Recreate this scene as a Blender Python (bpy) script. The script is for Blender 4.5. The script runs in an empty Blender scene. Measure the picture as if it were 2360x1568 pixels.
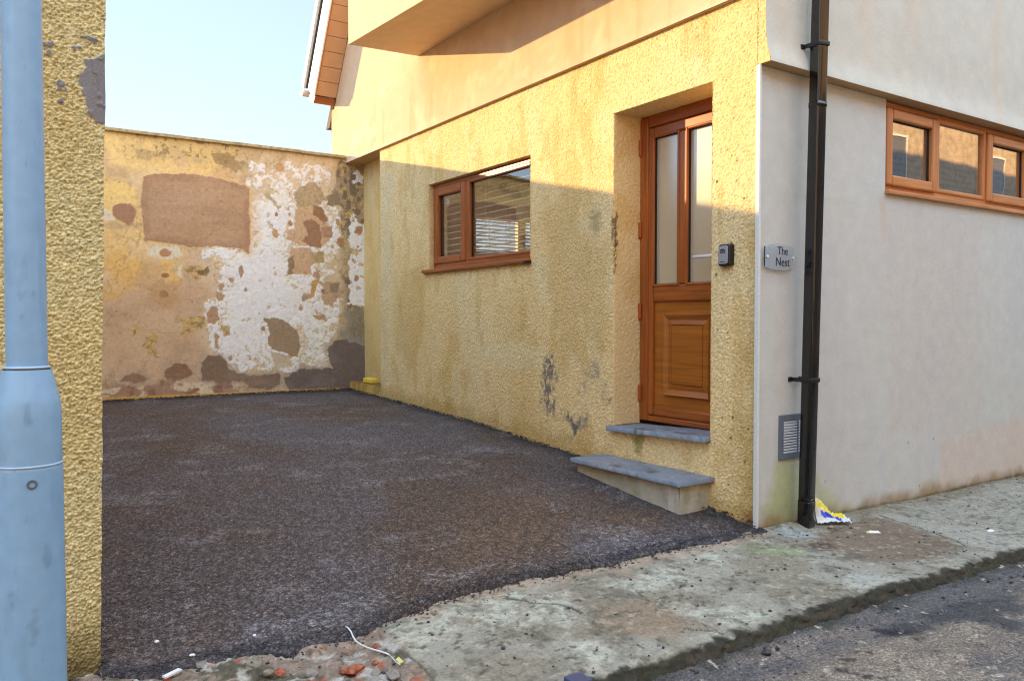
import bpy, bmesh, math, random
import numpy as np
from mathutils import Vector, Matrix

# ------------------------------------------------------------------ camera, sky, sun, exposure
sc = bpy.context.scene
COL = sc.collection
CAM = np.array([-3.819, -3.098, 1.235])
YAW, PITCH = math.radians(33.834), math.radians(1.514)
cd = bpy.data.cameras.new('camera')
cd.sensor_width = 36.0
cd.lens = 28.0
cd.clip_start = 0.05
cd.clip_end = 2000
cam = bpy.data.objects.new('camera', cd)
COL.objects.link(cam)
cam.location = CAM
cam.rotation_euler = (math.radians(90) - PITCH, 0, -YAW)
sc.camera = cam

TO_SUN = Vector((-0.58, 1.0, 0.222)).normalized()
EL = math.asin(TO_SUN.z)
AZ = math.atan2(TO_SUN.x, TO_SUN.y)
w = bpy.data.worlds.new('World')
sc.world = w
w.use_nodes = True
nt = w.node_tree
bg = nt.nodes['Background']
sky = nt.nodes.new('ShaderNodeTexSky')
sky.sky_type = 'NISHITA'
sky.sun_disc = False
sky.sun_elevation = EL
sky.sun_rotation = AZ
sky.altitude = 0
sky.air_density = 1.0
sky.dust_density = 0.0
sky.ozone_density = 1.0
even = nt.nodes.new('ShaderNodeGamma')          # flattens the sky's range, for more fill against the visible part
even.inputs[1].default_value = 0.39
nt.links.new(sky.outputs[0], even.inputs[0])
lift = nt.nodes.new('ShaderNodeVectorMath')
lift.operation = 'MULTIPLY'
lift.inputs[1].default_value = (1.05, 1.15, 1.42)
nt.links.new(even.outputs[0], lift.inputs[0])
# fill light added to the unseen sky behind the camera, shaped as bright cloud
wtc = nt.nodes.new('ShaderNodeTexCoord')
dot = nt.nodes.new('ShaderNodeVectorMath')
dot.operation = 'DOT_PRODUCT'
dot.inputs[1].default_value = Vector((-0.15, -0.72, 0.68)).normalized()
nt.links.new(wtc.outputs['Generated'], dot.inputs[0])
fill_puff = nt.nodes.new('ShaderNodeTexNoise')
fill_puff.inputs['Scale'].default_value = 3.2
fill_puff.inputs['Detail'].default_value = 6
nt.links.new(wtc.outputs['Generated'], fill_puff.inputs['Vector'])
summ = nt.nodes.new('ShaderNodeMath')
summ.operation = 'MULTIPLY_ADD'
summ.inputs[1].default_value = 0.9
nt.links.new(fill_puff.outputs[0], summ.inputs[0])
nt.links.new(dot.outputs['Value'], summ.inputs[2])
fill_mask = nt.nodes.new('ShaderNodeMapRange')
fill_mask.interpolation_type = 'SMOOTHSTEP'
fill_mask.inputs[1].default_value = 0.72
fill_mask.inputs[2].default_value = 1.15
nt.links.new(summ.outputs[0], fill_mask.inputs[0])
fill_cloud = nt.nodes.new('ShaderNodeMixRGB')
fill_cloud.inputs[2].default_value = (4.1, 5.1, 6.2, 1)
nt.links.new(fill_mask.outputs[0], fill_cloud.inputs[0])
nt.links.new(lift.outputs[0], fill_cloud.inputs[1])
nt.links.new(fill_cloud.outputs[0], bg.inputs[0])
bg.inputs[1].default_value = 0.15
sd = bpy.data.lights.new('sun', 'SUN')
sd.energy = 2.5
sd.angle = math.radians(0.5)
sd.color = (1.0, 0.645, 0.275)
sun = bpy.data.objects.new('sun', sd)
COL.objects.link(sun)
sun.location = (-3, 9, 8)
sun.rotation_euler = TO_SUN.to_track_quat('Z', 'Y').to_euler()
vs = sc.view_settings
vs.view_transform = 'Standard'
vs.look = 'None'
vs.gamma = 1.0
vs.use_curve_mapping = False
vs.exposure = 1.9
sc.cycles.use_denoising = True
sc.cycles.denoiser = 'OPENIMAGEDENOISE'
sc.cycles.denoising_input_passes = 'RGB_ALBEDO_NORMAL'
sc.cycles.denoising_prefilter = 'NONE'      # keep the fine grain of render and tarmac
sc.cycles.filter_width = 1.15

# ------------------------------------------------------------------ surveying the photograph: a pixel onto a real plane
FX, CX, CY = 1835.0, 1180.0, 784.0
FW = np.array([math.sin(YAW), math.cos(YAW)])
RT = np.array([math.cos(YAW), -math.sin(YAW)])


def ray(x, y):
    a = (x - CX) / FX
    b = (CY - y) / FX
    F = math.cos(PITCH) + b * math.sin(PITCH)
    Z = -math.sin(PITCH) + b * math.cos(PITCH)
    d = FW * F + RT * a
    return np.array([d[0], d[1], Z])


def at(x, y, ax, val):
    d = ray(x, y)
    return CAM + d * ((val - CAM[ax]) / d[ax])


def crop(x0, y0, s):
    K = 1.6275
    return lambda x, y: ((x0 + x * s) / K, (y0 + y * s) / K)


def uv(cr, pts, ax, val, ia, ib):
    out = []
    for p in pts:
        q = at(*cr(*p), ax, val)
        out.append((q[ia], q[ib]))
    return out


# ------------------------------------------------------------------ noise
def _h(ix, iy, s):
    h = (ix.astype(np.int64) * 374761393 + iy.astype(np.int64) * 668265263 + s * 974634777) & 0xffffffff
    h = ((h ^ (h >> 13)) * 1274126177) & 0xffffffff
    h = ((h ^ (h >> 16)) * 2246822519) & 0xffffffff
    h = h ^ (h >> 15)
    return h / 4294967296.0


def vn(x, y, s=0):
    x0 = np.floor(x); y0 = np.floor(y)
    fx = x - x0; fy = y - y0
    fx = fx * fx * (3 - 2 * fx); fy = fy * fy * (3 - 2 * fy)
    a = _h(x0, y0, s); b = _h(x0 + 1, y0, s); c = _h(x0, y0 + 1, s); d = _h(x0 + 1, y0 + 1, s)
    return (a * (1 - fx) + b * fx) * (1 - fy) + (c * (1 - fx) + d * fx) * fy


def fbm(x, y, s=0, o=4):
    t = 0; amp = 0.5; tot = 0
    for i in range(o):
        t = t + amp * vn(x, y, s + i * 17); tot += amp
        amp *= 0.5; x = x * 2.03 + 3.1; y = y * 2.03 + 7.7
    return t / tot


def worley(x, y, s=0):
    x0 = np.floor(x); y0 = np.floor(y)
    best = np.full(x.shape, 9.0); cid = np.zeros(x.shape)
    for i in (-1, 0, 1):
        for j in (-1, 0, 1):
            cx = x0 + i; cy = y0 + j
            px = cx + _h(cx, cy, s); py = cy + _h(cx, cy, s + 5)
            d = (px - x) ** 2 + (py - y) ** 2
            m = d < best
            best = np.where(m, d, best)
            cid = np.where(m, _h(cx, cy, s + 9), cid)
    return np.sqrt(best), cid


def sstep(a, b, x):
    t = np.clip((x - a) / (b - a), 0, 1)
    return t * t * (3 - 2 * t)


def lin(c):
    c = np.asarray(c, float) / 255.0
    return np.where(c <= 0.04045, c / 12.92, ((c + 0.055) / 1.055) ** 2.4)


def sdf(U, V, pts):
    p = np.asarray(pts, float)
    d = np.full(U.shape, 1e9); ins = np.zeros(U.shape, bool)
    n = len(p)
    for i in range(n):
        a = p[i]; b = p[(i + 1) % n]
        e = b - a
        wx = U - a[0]; wy = V - a[1]
        t = np.clip((wx * e[0] + wy * e[1]) / max(e @ e, 1e-12), 0, 1)
        d = np.minimum(d, (wx - e[0] * t) ** 2 + (wy - e[1] * t) ** 2)
        if a[1] != b[1]:
            c = ((a[1] > V) != (b[1] > V)) & (U < (b[0] - a[0]) * (V - a[1]) / (b[1] - a[1]) + a[0])
            ins ^= c
    d = np.sqrt(d)
    return np.where(ins, -d, d)


class Paint:
    """colour and layer height of a weathered surface, kept in the surface's own metres"""
    def __init__(s, U, V, base):
        s.U, s.V = U, V
        s.c = np.ones(U.shape + (3,)) * lin(base)
        s.h = np.zeros(U.shape)
        s.k = 0

    def mask(s, pts, amp=0.02, f=25.0, soft=0.006, grow=0.0):
        s.k += 31
        p = np.asarray(pts, float)
        m = amp + soft + abs(grow) + 0.02
        lo = p.min(0) - m; hi = p.max(0) + m
        box = (s.U > lo[0]) & (s.U < hi[0]) & (s.V > lo[1]) & (s.V < hi[1])
        r = np.zeros(s.U.shape)
        if box.any():
            u = s.U[box]; v = s.V[box]
            n = (fbm(u * f, v * f, s.k, 4) - 0.5) * 2.6 * amp + (fbm(u * 75, v * 75, s.k + 7, 2) - 0.5) * min(0.018, amp)
            d = sdf(u, v, pts) - grow
            r[box] = sstep(soft, -soft, d + n)
        return r

    def lay(s, m, col, h=None, var=0.0, f=40.0):
        c = lin(col) * np.ones(s.c.shape)
        if var:
            s.k += 13
            c = c * (1 + var * (fbm(s.U * f, s.V * f, s.k, 3) - 0.5) * 2)[..., None]
        s.c = s.c * (1 - m[..., None]) + c * m[..., None]
        if h is not None:
            s.h = s.h * (1 - m) + h * m

    def poly(s, pts, col, amp=0.02, f=25.0, soft=0.006, op=1.0, h=None, var=0.1, grow=0.0):
        m = s.mask(pts, amp, f, soft, grow) * op
        s.lay(m, col, h, var)
        return m

    def blob(s, c, r, col, **k):
        rx, ry = r if isinstance(r, tuple) else (r, r)
        pts = [(c[0] + rx * math.cos(a), c[1] + ry * math.sin(a)) for a in np.linspace(0, 2 * math.pi, 13)[:-1]]
        return s.poly(pts, col, **k)


# ------------------------------------------------------------------ object helpers
def tag(o, label=None, cat=None, group=None, kind=None):
    if label: o['label'] = label
    if cat: o['category'] = cat
    if group: o['group'] = group
    if kind: o['kind'] = kind
    return o


def empty(name, loc, label, cat, group=None):
    o = bpy.data.objects.new(name, None)
    COL.objects.link(o)
    o.location = loc
    o.empty_display_size = 0.1
    bpy.context.view_layer.update()
    return tag(o, label, cat, group)


def link(name, me, mat, parent=None):
    o = bpy.data.objects.new(name, me)
    COL.objects.link(o)
    if mat is not None and not me.materials:
        me.materials.append(mat)
    if parent is not None:
        o.parent = parent
        t = Vector((0, 0, 0)); q = parent
        while q is not None:
            t += q.location; q = q.parent
        me.transform(Matrix.Translation(-t))     # vertices are given in world metres
    return o


class MB:
    def __init__(s):
        s.bm = bmesh.new()

    def box(s, a, b, bev=0.0, seg=2):
        a = Vector(a); b = Vector(b)
        r = bmesh.ops.create_cube(s.bm, size=1.0)
        vs_ = r['verts']
        c = (a + b) / 2; d = b - a
        for v in vs_:
            v.co = Vector((v.co.x * d.x + c.x, v.co.y * d.y + c.y, v.co.z * d.z + c.z))
        if bev:
            es = list({e for v in vs_ for e in v.link_edges})
            bmesh.ops.bevel(s.bm, geom=es, offset=bev, segments=seg, affect='EDGES', profile=0.5)
        return s

    def prism(s, pts, off):
        """polygon pts (3-D, planar) extruded by vector off"""
        off = Vector(off)
        lo = [s.bm.verts.new(p) for p in pts]
        hi = [s.bm.verts.new(Vector(p) + off) for p in pts]
        s.bm.faces.new(lo[::-1]); s.bm.faces.new(hi)
        n = len(pts)
        for i in range(n):
            s.bm.faces.new((lo[i], lo[(i + 1) % n], hi[(i + 1) % n], hi[i]))
        return s

    def rings(s, rings, closed=True, cap=True):
        R = [[s.bm.verts.new(p) for p in r] for r in rings]
        for a, b in zip(R, R[1:]):
            n = len(a)
            for i in range(n if closed else n - 1):
                f = s.bm.faces.new((a[i], a[(i + 1) % n], b[(i + 1) % n], b[i]))
                f.smooth = True
        if cap:
            s.bm.faces.new(R[0][::-1]); s.bm.faces.new(R[-1])
        return s

    def lathe(s, c, prof, n=64, lean=(0, 0)):
        return s.rings([[(c[0] + lean[0] * z + r * math.cos(t), c[1] + lean[1] * z + r * math.sin(t), c[2] + z)
                         for t in np.linspace(0, 2 * math.pi, n + 1)[:-1]] for r, z in prof])

    def tube(s, pts, r, n=8):
        pts = [Vector(p) for p in pts]
        rings = []
        for i, p in enumerate(pts):
            d = (pts[min(i + 1, len(pts) - 1)] - pts[max(i - 1, 0)]).normalized()
            up = Vector((0, 0, 1)) if abs(d.z) < 0.9 else Vector((1, 0, 0))
            a = d.cross(up).normalized(); b = d.cross(a)
            rings.append([p + a * (r * math.cos(t)) + b * (r * math.sin(t)) for t in np.linspace(0, 2 * math.pi, n + 1)[:-1]])
        return s.rings(rings)

    def build(s, name, mat, parent=None):
        bmesh.ops.recalc_face_normals(s.bm, faces=s.bm.faces[:])
        me = bpy.data.meshes.new(name)
        s.bm.to_mesh(me); s.bm.free()
        return link(name, me, mat, parent)


class GM:
    """dense weathered sheets (numpy grids) joined into one mesh, with vertex colours"""
    def __init__(s):
        s.v = []; s.f = []; s.c = []; s.n = 0

    def add(s, P, col, N, hole=None, skirt=0.02):
        nv, nu = P.shape[:2]
        idx = (np.arange(nv * nu) + s.n).reshape(nv, nu)
        F = np.stack([idx[:-1, :-1], idx[:-1, 1:], idx[1:, 1:], idx[1:, :-1]], -1)
        a = P[0, 1] - P[0, 0]; b = P[1, 0] - P[0, 0]
        N = np.asarray(N, float)
        if np.cross(a, b) @ (N if N.ndim == 1 else N[0, 0]) < 0:
            F = F[..., ::-1]
        F = F.reshape(-1, 4) if hole is None else F[~hole]
        P2 = P.reshape(-1, 3); C2 = col.reshape(-1, 3)
        if skirt:
            e = np.concatenate([F[:, [0, 1]], F[:, [1, 2]], F[:, [2, 3]], F[:, [3, 0]]])
            key = np.sort(e, 1)
            k1 = key[:, 0].astype(np.int64) * (2 ** 31) + key[:, 1]
            u, ix, ct = np.unique(k1, return_index=True, return_counts=True)
            be = e[ix[ct == 1]]
            bv = np.unique(be)
            mp = {int(q): i for i, q in enumerate(bv)}
            base = s.n + len(P2)
            NN = N if N.ndim == 1 else N.reshape(-1, 3)[bv - s.n]
            ex = P2[bv - s.n] - NN * skirt
            j0 = np.array([mp[int(q)] for q in be[:, 0]]) + base
            j1 = np.array([mp[int(q)] for q in be[:, 1]]) + base
            F = np.concatenate([F, np.stack([be[:, 1], be[:, 0], j0, j1], 1)])
            P2 = np.concatenate([P2, ex]); C2 = np.concatenate([C2, C2[bv - s.n]])
        s.v.append(P2); s.c.append(C2); s.f.append(F); s.n += len(P2)

    def build(s, name, mat, parent=None, smooth=True):
        v = np.concatenate(s.v); f = np.concatenate(s.f); c = np.concatenate(s.c)
        used = np.zeros(len(v), bool); used[f.ravel()] = True
        mp = np.cumsum(used) - 1
        v = v[used]; c = c[used]; f = mp[f]
        me = bpy.data.meshes.new(name)
        me.vertices.add(len(v)); me.vertices.foreach_set('co', v.astype(np.float32).ravel())
        me.loops.add(f.size); me.loops.foreach_set('vertex_index', f.astype(np.int32).ravel())
        me.polygons.add(len(f))
        me.polygons.foreach_set('loop_start', (np.arange(len(f)) * 4).astype(np.int32))
        me.polygons.foreach_set('loop_total', np.full(len(f), 4, np.int32))
        me.polygons.foreach_set('use_smooth', np.full(len(f), smooth))
        me.update(calc_edges=True)
        a = me.color_attributes.new('Col', 'FLOAT_COLOR', 'POINT')
        rgba = np.concatenate([np.clip(c, 0, 1), np.ones((len(c), 1))], 1).astype(np.float32)
        a.data.foreach_set('color', rgba.ravel())
        me.validate()
        return link(name, me, mat, parent)


def span(a, b, step, brk=()):
    pts = sorted({a, b, *[q for q in brk if a < q < b]})
    out = []
    for p, q in zip(pts, pts[1:]):
        n = max(1, int(round((q - p) / step)))
        out += list(np.linspace(p, q, n + 1)[:-1])
    return np.array(out + [b])


def holes(u, v, rects):
    uc = (u[:-1] + u[1:]) / 2; vc = (v[:-1] + v[1:]) / 2
    U, V = np.meshgrid(uc, vc)
    h = np.zeros(U.shape, bool)
    for a, b, c, d in rects:
        h |= (U > a) & (U < b) & (V > c) & (V < d)
    return h


# ------------------------------------------------------------------ materials
def mat(name, col=(128, 128, 128), rough=0.7, metal=0.0, spec=0.5, attr=False, var=0.12, vscale=60.0, bump=None, wood=None, coat=0.0,
        fleck=None):
    m = bpy.data.materials.new(name)
    m.use_nodes = True
    n = m.node_tree; N = n.nodes; L = n.links
    b = N['Principled BSDF']
    b.inputs['Roughness'].default_value = rough
    b.inputs['Metallic'].default_value = metal
    b.inputs['Specular IOR Level'].default_value = spec
    b.inputs['Coat Weight'].default_value = coat
    tc = N.new('ShaderNodeTexCoord')
    if attr:
        src = N.new('ShaderNodeVertexColor'); src.layer_name = 'Col'
        out = src.outputs[0]
    else:
        src = N.new('ShaderNodeRGB'); src.outputs[0].default_value = (*lin(col), 1)
        out = src.outputs[0]
    if wood:
        mp = N.new('ShaderNodeMapping'); mp.inputs['Scale'].default_value = wood
        L.new(tc.outputs['Object'], mp.inputs[0])
        nz = N.new('ShaderNodeTexNoise'); nz.inputs['Scale'].default_value = 1.0; nz.inputs['Detail'].default_value = 6
        nz.inputs['Distortion'].default_value = 0.6
        L.new(mp.outputs[0], nz.inputs['Vector'])
        rp = N.new('ShaderNodeValToRGB')
        c0 = lin(col)
        e = rp.color_ramp.elements
        e[0].position = 0.28; e[0].color = (*(c0 * 0.62), 1)
        e[1].position = 0.66; e[1].color = (*(c0 * 1.12), 1)
        L.new(nz.outputs[0], rp.inputs[0])
        out = rp.outputs[0]
        bp = N.new('ShaderNodeBump'); bp.inputs['Strength'].default_value = 0.12; bp.inputs['Distance'].default_value = 0.001
        L.new(nz.outputs[0], bp.inputs['Height']); L.new(bp.outputs[0], b.inputs['Normal'])
    elif var:
        nz = N.new('ShaderNodeTexNoise'); nz.inputs['Scale'].default_value = vscale; nz.inputs['Detail'].default_value = 5
        L.new(tc.outputs['Object'], nz.inputs['Vector'])
        mr = N.new('ShaderNodeMapRange'); mr.inputs[1].default_value = 0.3; mr.inputs[2].default_value = 0.7
        mr.inputs[3].default_value = 1 - var; mr.inputs[4].default_value = 1 + var
        L.new(nz.outputs[0], mr.inputs[0])
        mx = N.new('ShaderNodeVectorMath'); mx.operation = 'SCALE'
        L.new(out, mx.inputs[0]); L.new(mr.outputs[0], mx.inputs['Scale'])
        out = mx.outputs[0]
    if fleck:      # stones of their own colour: (scale, strength low, high)
        vo = N.new('ShaderNodeTexVoronoi'); vo.inputs['Scale'].default_value = fleck[0]
        L.new(tc.outputs['Object'], vo.inputs['Vector'])
        sp = N.new('ShaderNodeSeparateColor'); L.new(vo.outputs['Color'], sp.inputs[0])
        pw = N.new('ShaderNodeMath'); pw.operation = 'POWER'; pw.inputs[1].default_value = 2.2
        L.new(sp.outputs[0], pw.inputs[0])
        mr = N.new('ShaderNodeMapRange'); mr.inputs[3].default_value = fleck[1]; mr.inputs[4].default_value = fleck[2]
        L.new(pw.outputs[0], mr.inputs[0])
        mx = N.new('ShaderNodeVectorMath'); mx.operation = 'SCALE'
        L.new(out, mx.inputs[0]); L.new(mr.outputs[0], mx.inputs['Scale'])
        out = mx.outputs[0]
    L.new(out, b.inputs['Base Color'])
    if bump and not wood:
        prev = None
        for kind, sc_, dist in bump:
            if kind == 'n':
                t = N.new('ShaderNodeTexNoise'); t.inputs['Scale'].default_value = sc_; t.inputs['Detail'].default_value = 4
                o = t.outputs[0]
            else:
                t = N.new('ShaderNodeTexVoronoi'); t.inputs['Scale'].default_value = sc_
                o = t.outputs['Distance']
            L.new(tc.outputs['Object'], t.inputs['Vector'])
            bp = N.new('ShaderNodeBump'); bp.inputs['Strength'].default_value = 1.0; bp.inputs['Distance'].default_value = dist
            if kind == 'v': bp.invert = True
            L.new(o, bp.inputs['Height'])
            if prev: L.new(prev, bp.inputs['Normal'])
            prev = bp.outputs[0]
        L.new(prev, b.inputs['Normal'])
    return m


def glass(name, wav=0.0, tint=(0.93, 0.96, 0.95), ior=1.55, frost=None, amount=0.0, base=None):
    m = bpy.data.materials.new(name); m.use_nodes = True
    N = m.node_tree.nodes; L = m.node_tree.links
    N.remove(N['Principled BSDF'])
    out = N['Material Output']
    lw = N.new('ShaderNodeLayerWeight'); lw.inputs[0].default_value = 0.5
    fr = N.new('ShaderNodeMath'); fr.operation = 'POWER'; fr.inputs[1].default_value = 4.0      # Schlick, the same from both sides
    L.new(lw.outputs['Facing'], fr.inputs[0])
    mul = N.new('ShaderNodeMath'); mul.operation = 'MULTIPLY_ADD'; mul.inputs[1].default_value = 0.9; mul.inputs[2].default_value = base or (0.06 if ior > 1.5 else 0.03)
    mul.use_clamp = True
    gl = N.new('ShaderNodeBsdfGlossy'); gl.inputs['Roughness'].default_value = 0.0
    tr = N.new('ShaderNodeBsdfTransparent'); tr.inputs[0].default_value = (*tint, 1)
    mx = N.new('ShaderNodeMixShader')
    L.new(fr.outputs[0], mul.inputs[0]); L.new(mul.outputs[0], mx.inputs[0]); L.new(tr.outputs[0], mx.inputs[1]); L.new(gl.outputs[0], mx.inputs[2])
    L.new(mx.outputs[0], out.inputs[0])
    if frost:
        df = N.new('ShaderNodeBsdfDiffuse'); df.inputs[0].default_value = (*frost, 1)
        m2 = N.new('ShaderNodeMixShader'); m2.inputs[0].default_value = amount
        L.new(mx.outputs[0], m2.inputs[1]); L.new(df.outputs[0], m2.inputs[2]); L.new(m2.outputs[0], out.inputs[0])
    if wav:
        tc = N.new('ShaderNodeTexCoord'); nz = N.new('ShaderNodeTexNoise'); nz.inputs['Scale'].default_value = 2.6; nz.inputs['Detail'].default_value = 1
        bp = N.new('ShaderNodeBump'); bp.inputs['Distance'].default_value = wav
        L.new(tc.outputs['Object'], nz.inputs['Vector']); L.new(nz.outputs[0], bp.inputs['Height']); L.new(bp.outputs[0], gl.inputs['Normal'])
    return m


M = {}
M['roughcast'] = mat('roughcast_render', attr=True, rough=0.9, spec=0.25, var=0.14, vscale=90, bump=[('n', 140, 0.004)])
M['roughcast_near'] = mat('roughcast_near', attr=True, rough=0.9, spec=0.25, var=0.12, vscale=120, bump=[('n', 260, 0.0022)])
M['plaster_old'] = mat('old_plaster', attr=True, rough=0.9, spec=0.2, var=0.09, vscale=28, bump=[('n', 70, 0.003)])
M['smooth_render'] = mat('smooth_cream_render', attr=True, rough=0.88, spec=0.25, var=0.05, vscale=9, bump=[('n', 420, 0.0022), ('n', 40, 0.002)])
M['bay_render'] = mat('bay_render', (226, 200, 164), rough=0.88, spec=0.25, var=0.05, vscale=7, bump=[('n', 420, 0.002), ('n', 12, 0.004)])
M['soffit_render'] = mat('soffit_render', (196, 168, 132), rough=0.9, spec=0.2, var=0.1, vscale=14, bump=[('n', 200, 0.002)])
M['wood_v'] = mat('oak_foil_upright', (152, 82, 34), rough=0.34, spec=0.5, wood=(34, 34, 2.2))
M['wood_h'] = mat('oak_foil_level', (152, 82, 34), rough=0.34, spec=0.5, wood=(3.0, 3.0, 46))
M['wood_panel'] = mat('oak_foil_panel', (160, 94, 32), rough=0.34, spec=0.5, wood=(1.6, 1.6, 40))
M['wood_front'] = mat('oak_foil_front', (190, 128, 74), rough=0.36, spec=0.5, wood=(2.2, 2.2, 40))
M['wood_front_v'] = mat('oak_foil_front_upright', (186, 122, 70), rough=0.36, spec=0.5, wood=(30, 30, 2.0))
M['soffit_wood'] = mat('soffit_board', (202, 160, 118), rough=0.5, var=0.06, vscale=8)
M['hinge'] = mat('hinge_brown', (160, 76, 34), rough=0.4, var=0.05)
M['rubber'] = mat('black_gasket', (22, 20, 20), rough=0.7, var=0)
M['upvc_white'] = mat('white_plastic', (232, 232, 230), rough=0.35, var=0.03)
M['slat'] = mat('white_slat', (235, 230, 220), rough=0.45, var=0.02)
M['glass'] = glass('window_glass', 0.002, base=0.17)
M['glass_front'] = glass('front_window_glass', 0.0012, base=0.42)
M['acrylic'] = glass('sign_acrylic', 0.0, (0.93, 0.95, 0.97), 1.45, (0.50, 0.57, 0.64), 0.4)
M['slate'] = mat('blue_slate', attr=True, rough=0.55, var=0.16, vscale=40, bump=[('n', 60, 0.004), ('n', 300, 0.001)])
M['step_render'] = mat('step_render', attr=True, rough=0.9, var=0.1, vscale=30, bump=[('n', 120, 0.002)])
M['bead'] = mat('white_corner_bead', (206, 212, 212), rough=0.5, var=0.06, vscale=80)
M['black'] = mat('black_gloss_plastic', (12, 12, 14), rough=0.13, spec=0.6, var=0.2, vscale=30, bump=[('n', 30, 0.0003)], coat=0.25)
M['black_matt'] = mat('black_plastic', (20, 20, 22), rough=0.45, var=0.1)
M['grey_face'] = mat('grey_face', (150, 156, 168), rough=0.4, metal=0.3, var=0.03)
M['steel'] = mat('steel', (240, 242, 246), rough=0.3, metal=0.2, var=0.03)
M['alu'] = mat('louvre_aluminium', (214, 224, 236), rough=0.4, metal=0.2, var=0.05)
M['vent_grey'] = mat('vent_frame_grey', (92, 104, 118), rough=0.5, var=0.08)
M['ink'] = mat('sign_lettering', (38, 42, 50), rough=0.4, var=0)
M['lamp'] = mat('pale_blue_grey_paint', attr=True, rough=0.42, spec=0.5, var=0.05, vscale=26, bump=[('n', 30, 0.0012), ('n', 300, 0.0003)])
M['asphalt'] = mat('asphalt', attr=True, rough=0.72, spec=0.35, var=0.10, vscale=50, fleck=(150, 0.55, 1.95), bump=[('v', 130, 0.006), ('n', 420, 0.002)])
M['concrete'] = mat('old_concrete', attr=True, rough=0.88, spec=0.3, var=0.22, vscale=85, bump=[('n', 60, 0.006), ('n', 330, 0.002)])
M['road'] = mat('road_surface', attr=True, rough=0.8, spec=0.35, var=0.22, vscale=70, fleck=(150, 0.72, 1.7), bump=[('v', 150, 0.004), ('n', 60, 0.006)])
M['chip'] = mat('tarred_chipping', (52, 52, 58), rough=0.5, spec=0.4, var=0.5, vscale=25)
M['stone'] = mat('pale_stone', (134, 130, 124), rough=0.85, var=0.2, vscale=50, bump=[('n', 90, 0.003)])
M['brick'] = mat('broken_brick', (150, 88, 64), rough=0.9, var=0.5, vscale=60, bump=[('n', 90, 0.004)])
M['paper'] = mat('white_scrap', (222, 226, 230), rough=0.6, var=0.04)
M['bag'] = mat('printed_plastic', attr=True, rough=0.35, var=0.0, bump=[('n', 45, 0.004)])
M['yellow_foam'] = mat('yellow_block', (226, 200, 66), rough=0.85, var=0.12, vscale=50, bump=[('n', 150, 0.003)])
M['wire'] = mat('white_wire', (215, 222, 230), rough=0.5, var=0.04)
M['tagm'] = mat('yellow_label', (196, 194, 116), rough=0.6, var=0.1)
M['scrap_blue'] = mat('blue_grey_offcut', (64, 74, 104), rough=0.4, var=0.08)
M['coping'] = mat('coping_concrete', (176, 160, 118), rough=0.9, var=0.3, vscale=22, bump=[('n', 60, 0.006)])
M['inner'] = mat('room_plaster', (228, 214, 192), rough=0.9, var=0.03)
M['room_floor'] = mat('room_floor', (176, 146, 110), rough=0.5, var=0.1)
M['roof'] = mat('roof_tile', (84, 80, 80), rough=0.8, var=0.2, vscale=12)
M['facade'] = mat('facade_stone', (190, 168, 142), rough=0.9, var=0.25, vscale=6, bump=[('n', 20, 0.01)])
M['reveal_white'] = mat('white_surround', (232, 228, 220), rough=0.7, var=0.03)
M['dark_glass'] = mat('dark_pane', (112, 104, 94), rough=0.08, spec=0.8, var=0)
M['neigh'] = mat('neighbour_render', (196, 170, 112), rough=0.9, spec=0.2, var=0.14, vscale=12, bump=[('n', 90, 0.008)])
M['flat_roof'] = mat('felt_roof', (70, 70, 74), rough=0.9, var=0.1)
M['ground'] = mat('far_ground', (92, 88, 82), rough=0.95, var=0.2, vscale=2)


def obscure(name):
    m = bpy.data.materials.new(name); m.use_nodes = True
    N = m.node_tree.nodes; L = m.node_tree.links
    b = N['Principled BSDF']
    b.inputs['Base Color'].default_value = (0.44, 0.40, 0.30, 1)
    b.inputs['Roughness'].default_value = 0.5
    gl = N.new('ShaderNodeBsdfGlossy'); gl.inputs['Roughness'].default_value = 0.14
    mx = N.new('ShaderNodeMixShader'); mx.inputs[0].default_value = 0.30
    L.new(b.outputs[0], mx.inputs[1]); L.new(gl.outputs[0], mx.inputs[2])
    L.new(mx.outputs[0], N['Material Output'].inputs[0])
    tc = N.new('ShaderNodeTexCoord'); nz = N.new('ShaderNodeTexNoise'); nz.inputs['Scale'].default_value = 160
    bp = N.new('ShaderNodeBump'); bp.inputs['Distance'].default_value = 0.0006
    L.new(tc.outputs['Object'], nz.inputs['Vector']); L.new(nz.outputs[0], bp.inputs['Height']); L.new(bp.outputs[0], b.inputs['Normal']); L.new(bp.outputs[0], gl.inputs['Normal'])
    return m


M['obscure'] = obscure('obscure_glass')


# ------------------------------------------------------------------ ground levels
def z_pave(X, Y):
    return np.interp(X, [-4, -0.4, 0.3, 1.7, 4], [0.0, 0.0, -0.022, -0.044, -0.05]) + np.minimum(Y, 0) * 0.004


def z_drive(Y):
    return np.interp(Y, [-0.2, 0.0, 0.35, 1.0, 1.7, 3.18, 5.3, 6.4], [0.008, 0.012, 0.036, 0.108, 0.180, 0.272, 0.338, 0.372])


# ------------------------------------------------------------------ far ground and road
b = MB()
b.box((-400, -400, -0.40), (400, 400, -0.30))
tag(b.build('ground', M['ground']), kind='structure')

KERB = -1.0
c5 = crop(2700, 1750, 1140 / 2229)
c4 = crop(1500, 1800, 1400 / 2360)
c3 = crop(350, 2000, 1350 / 2360)


def zuv(cr, pts, z=0.0):
    return uv(cr, pts, 2, z, 0, 1)


def kerb_y(X):
    return KERB - 0.008 * (X + 2) + (fbm(X * 5, X * 0, 3, 3) - 0.5) * 0.03 + (vn(X * 40, X * 0, 8) - 0.5) * 0.014


def grid(u, v):
    return np.meshgrid(u, v)


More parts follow.
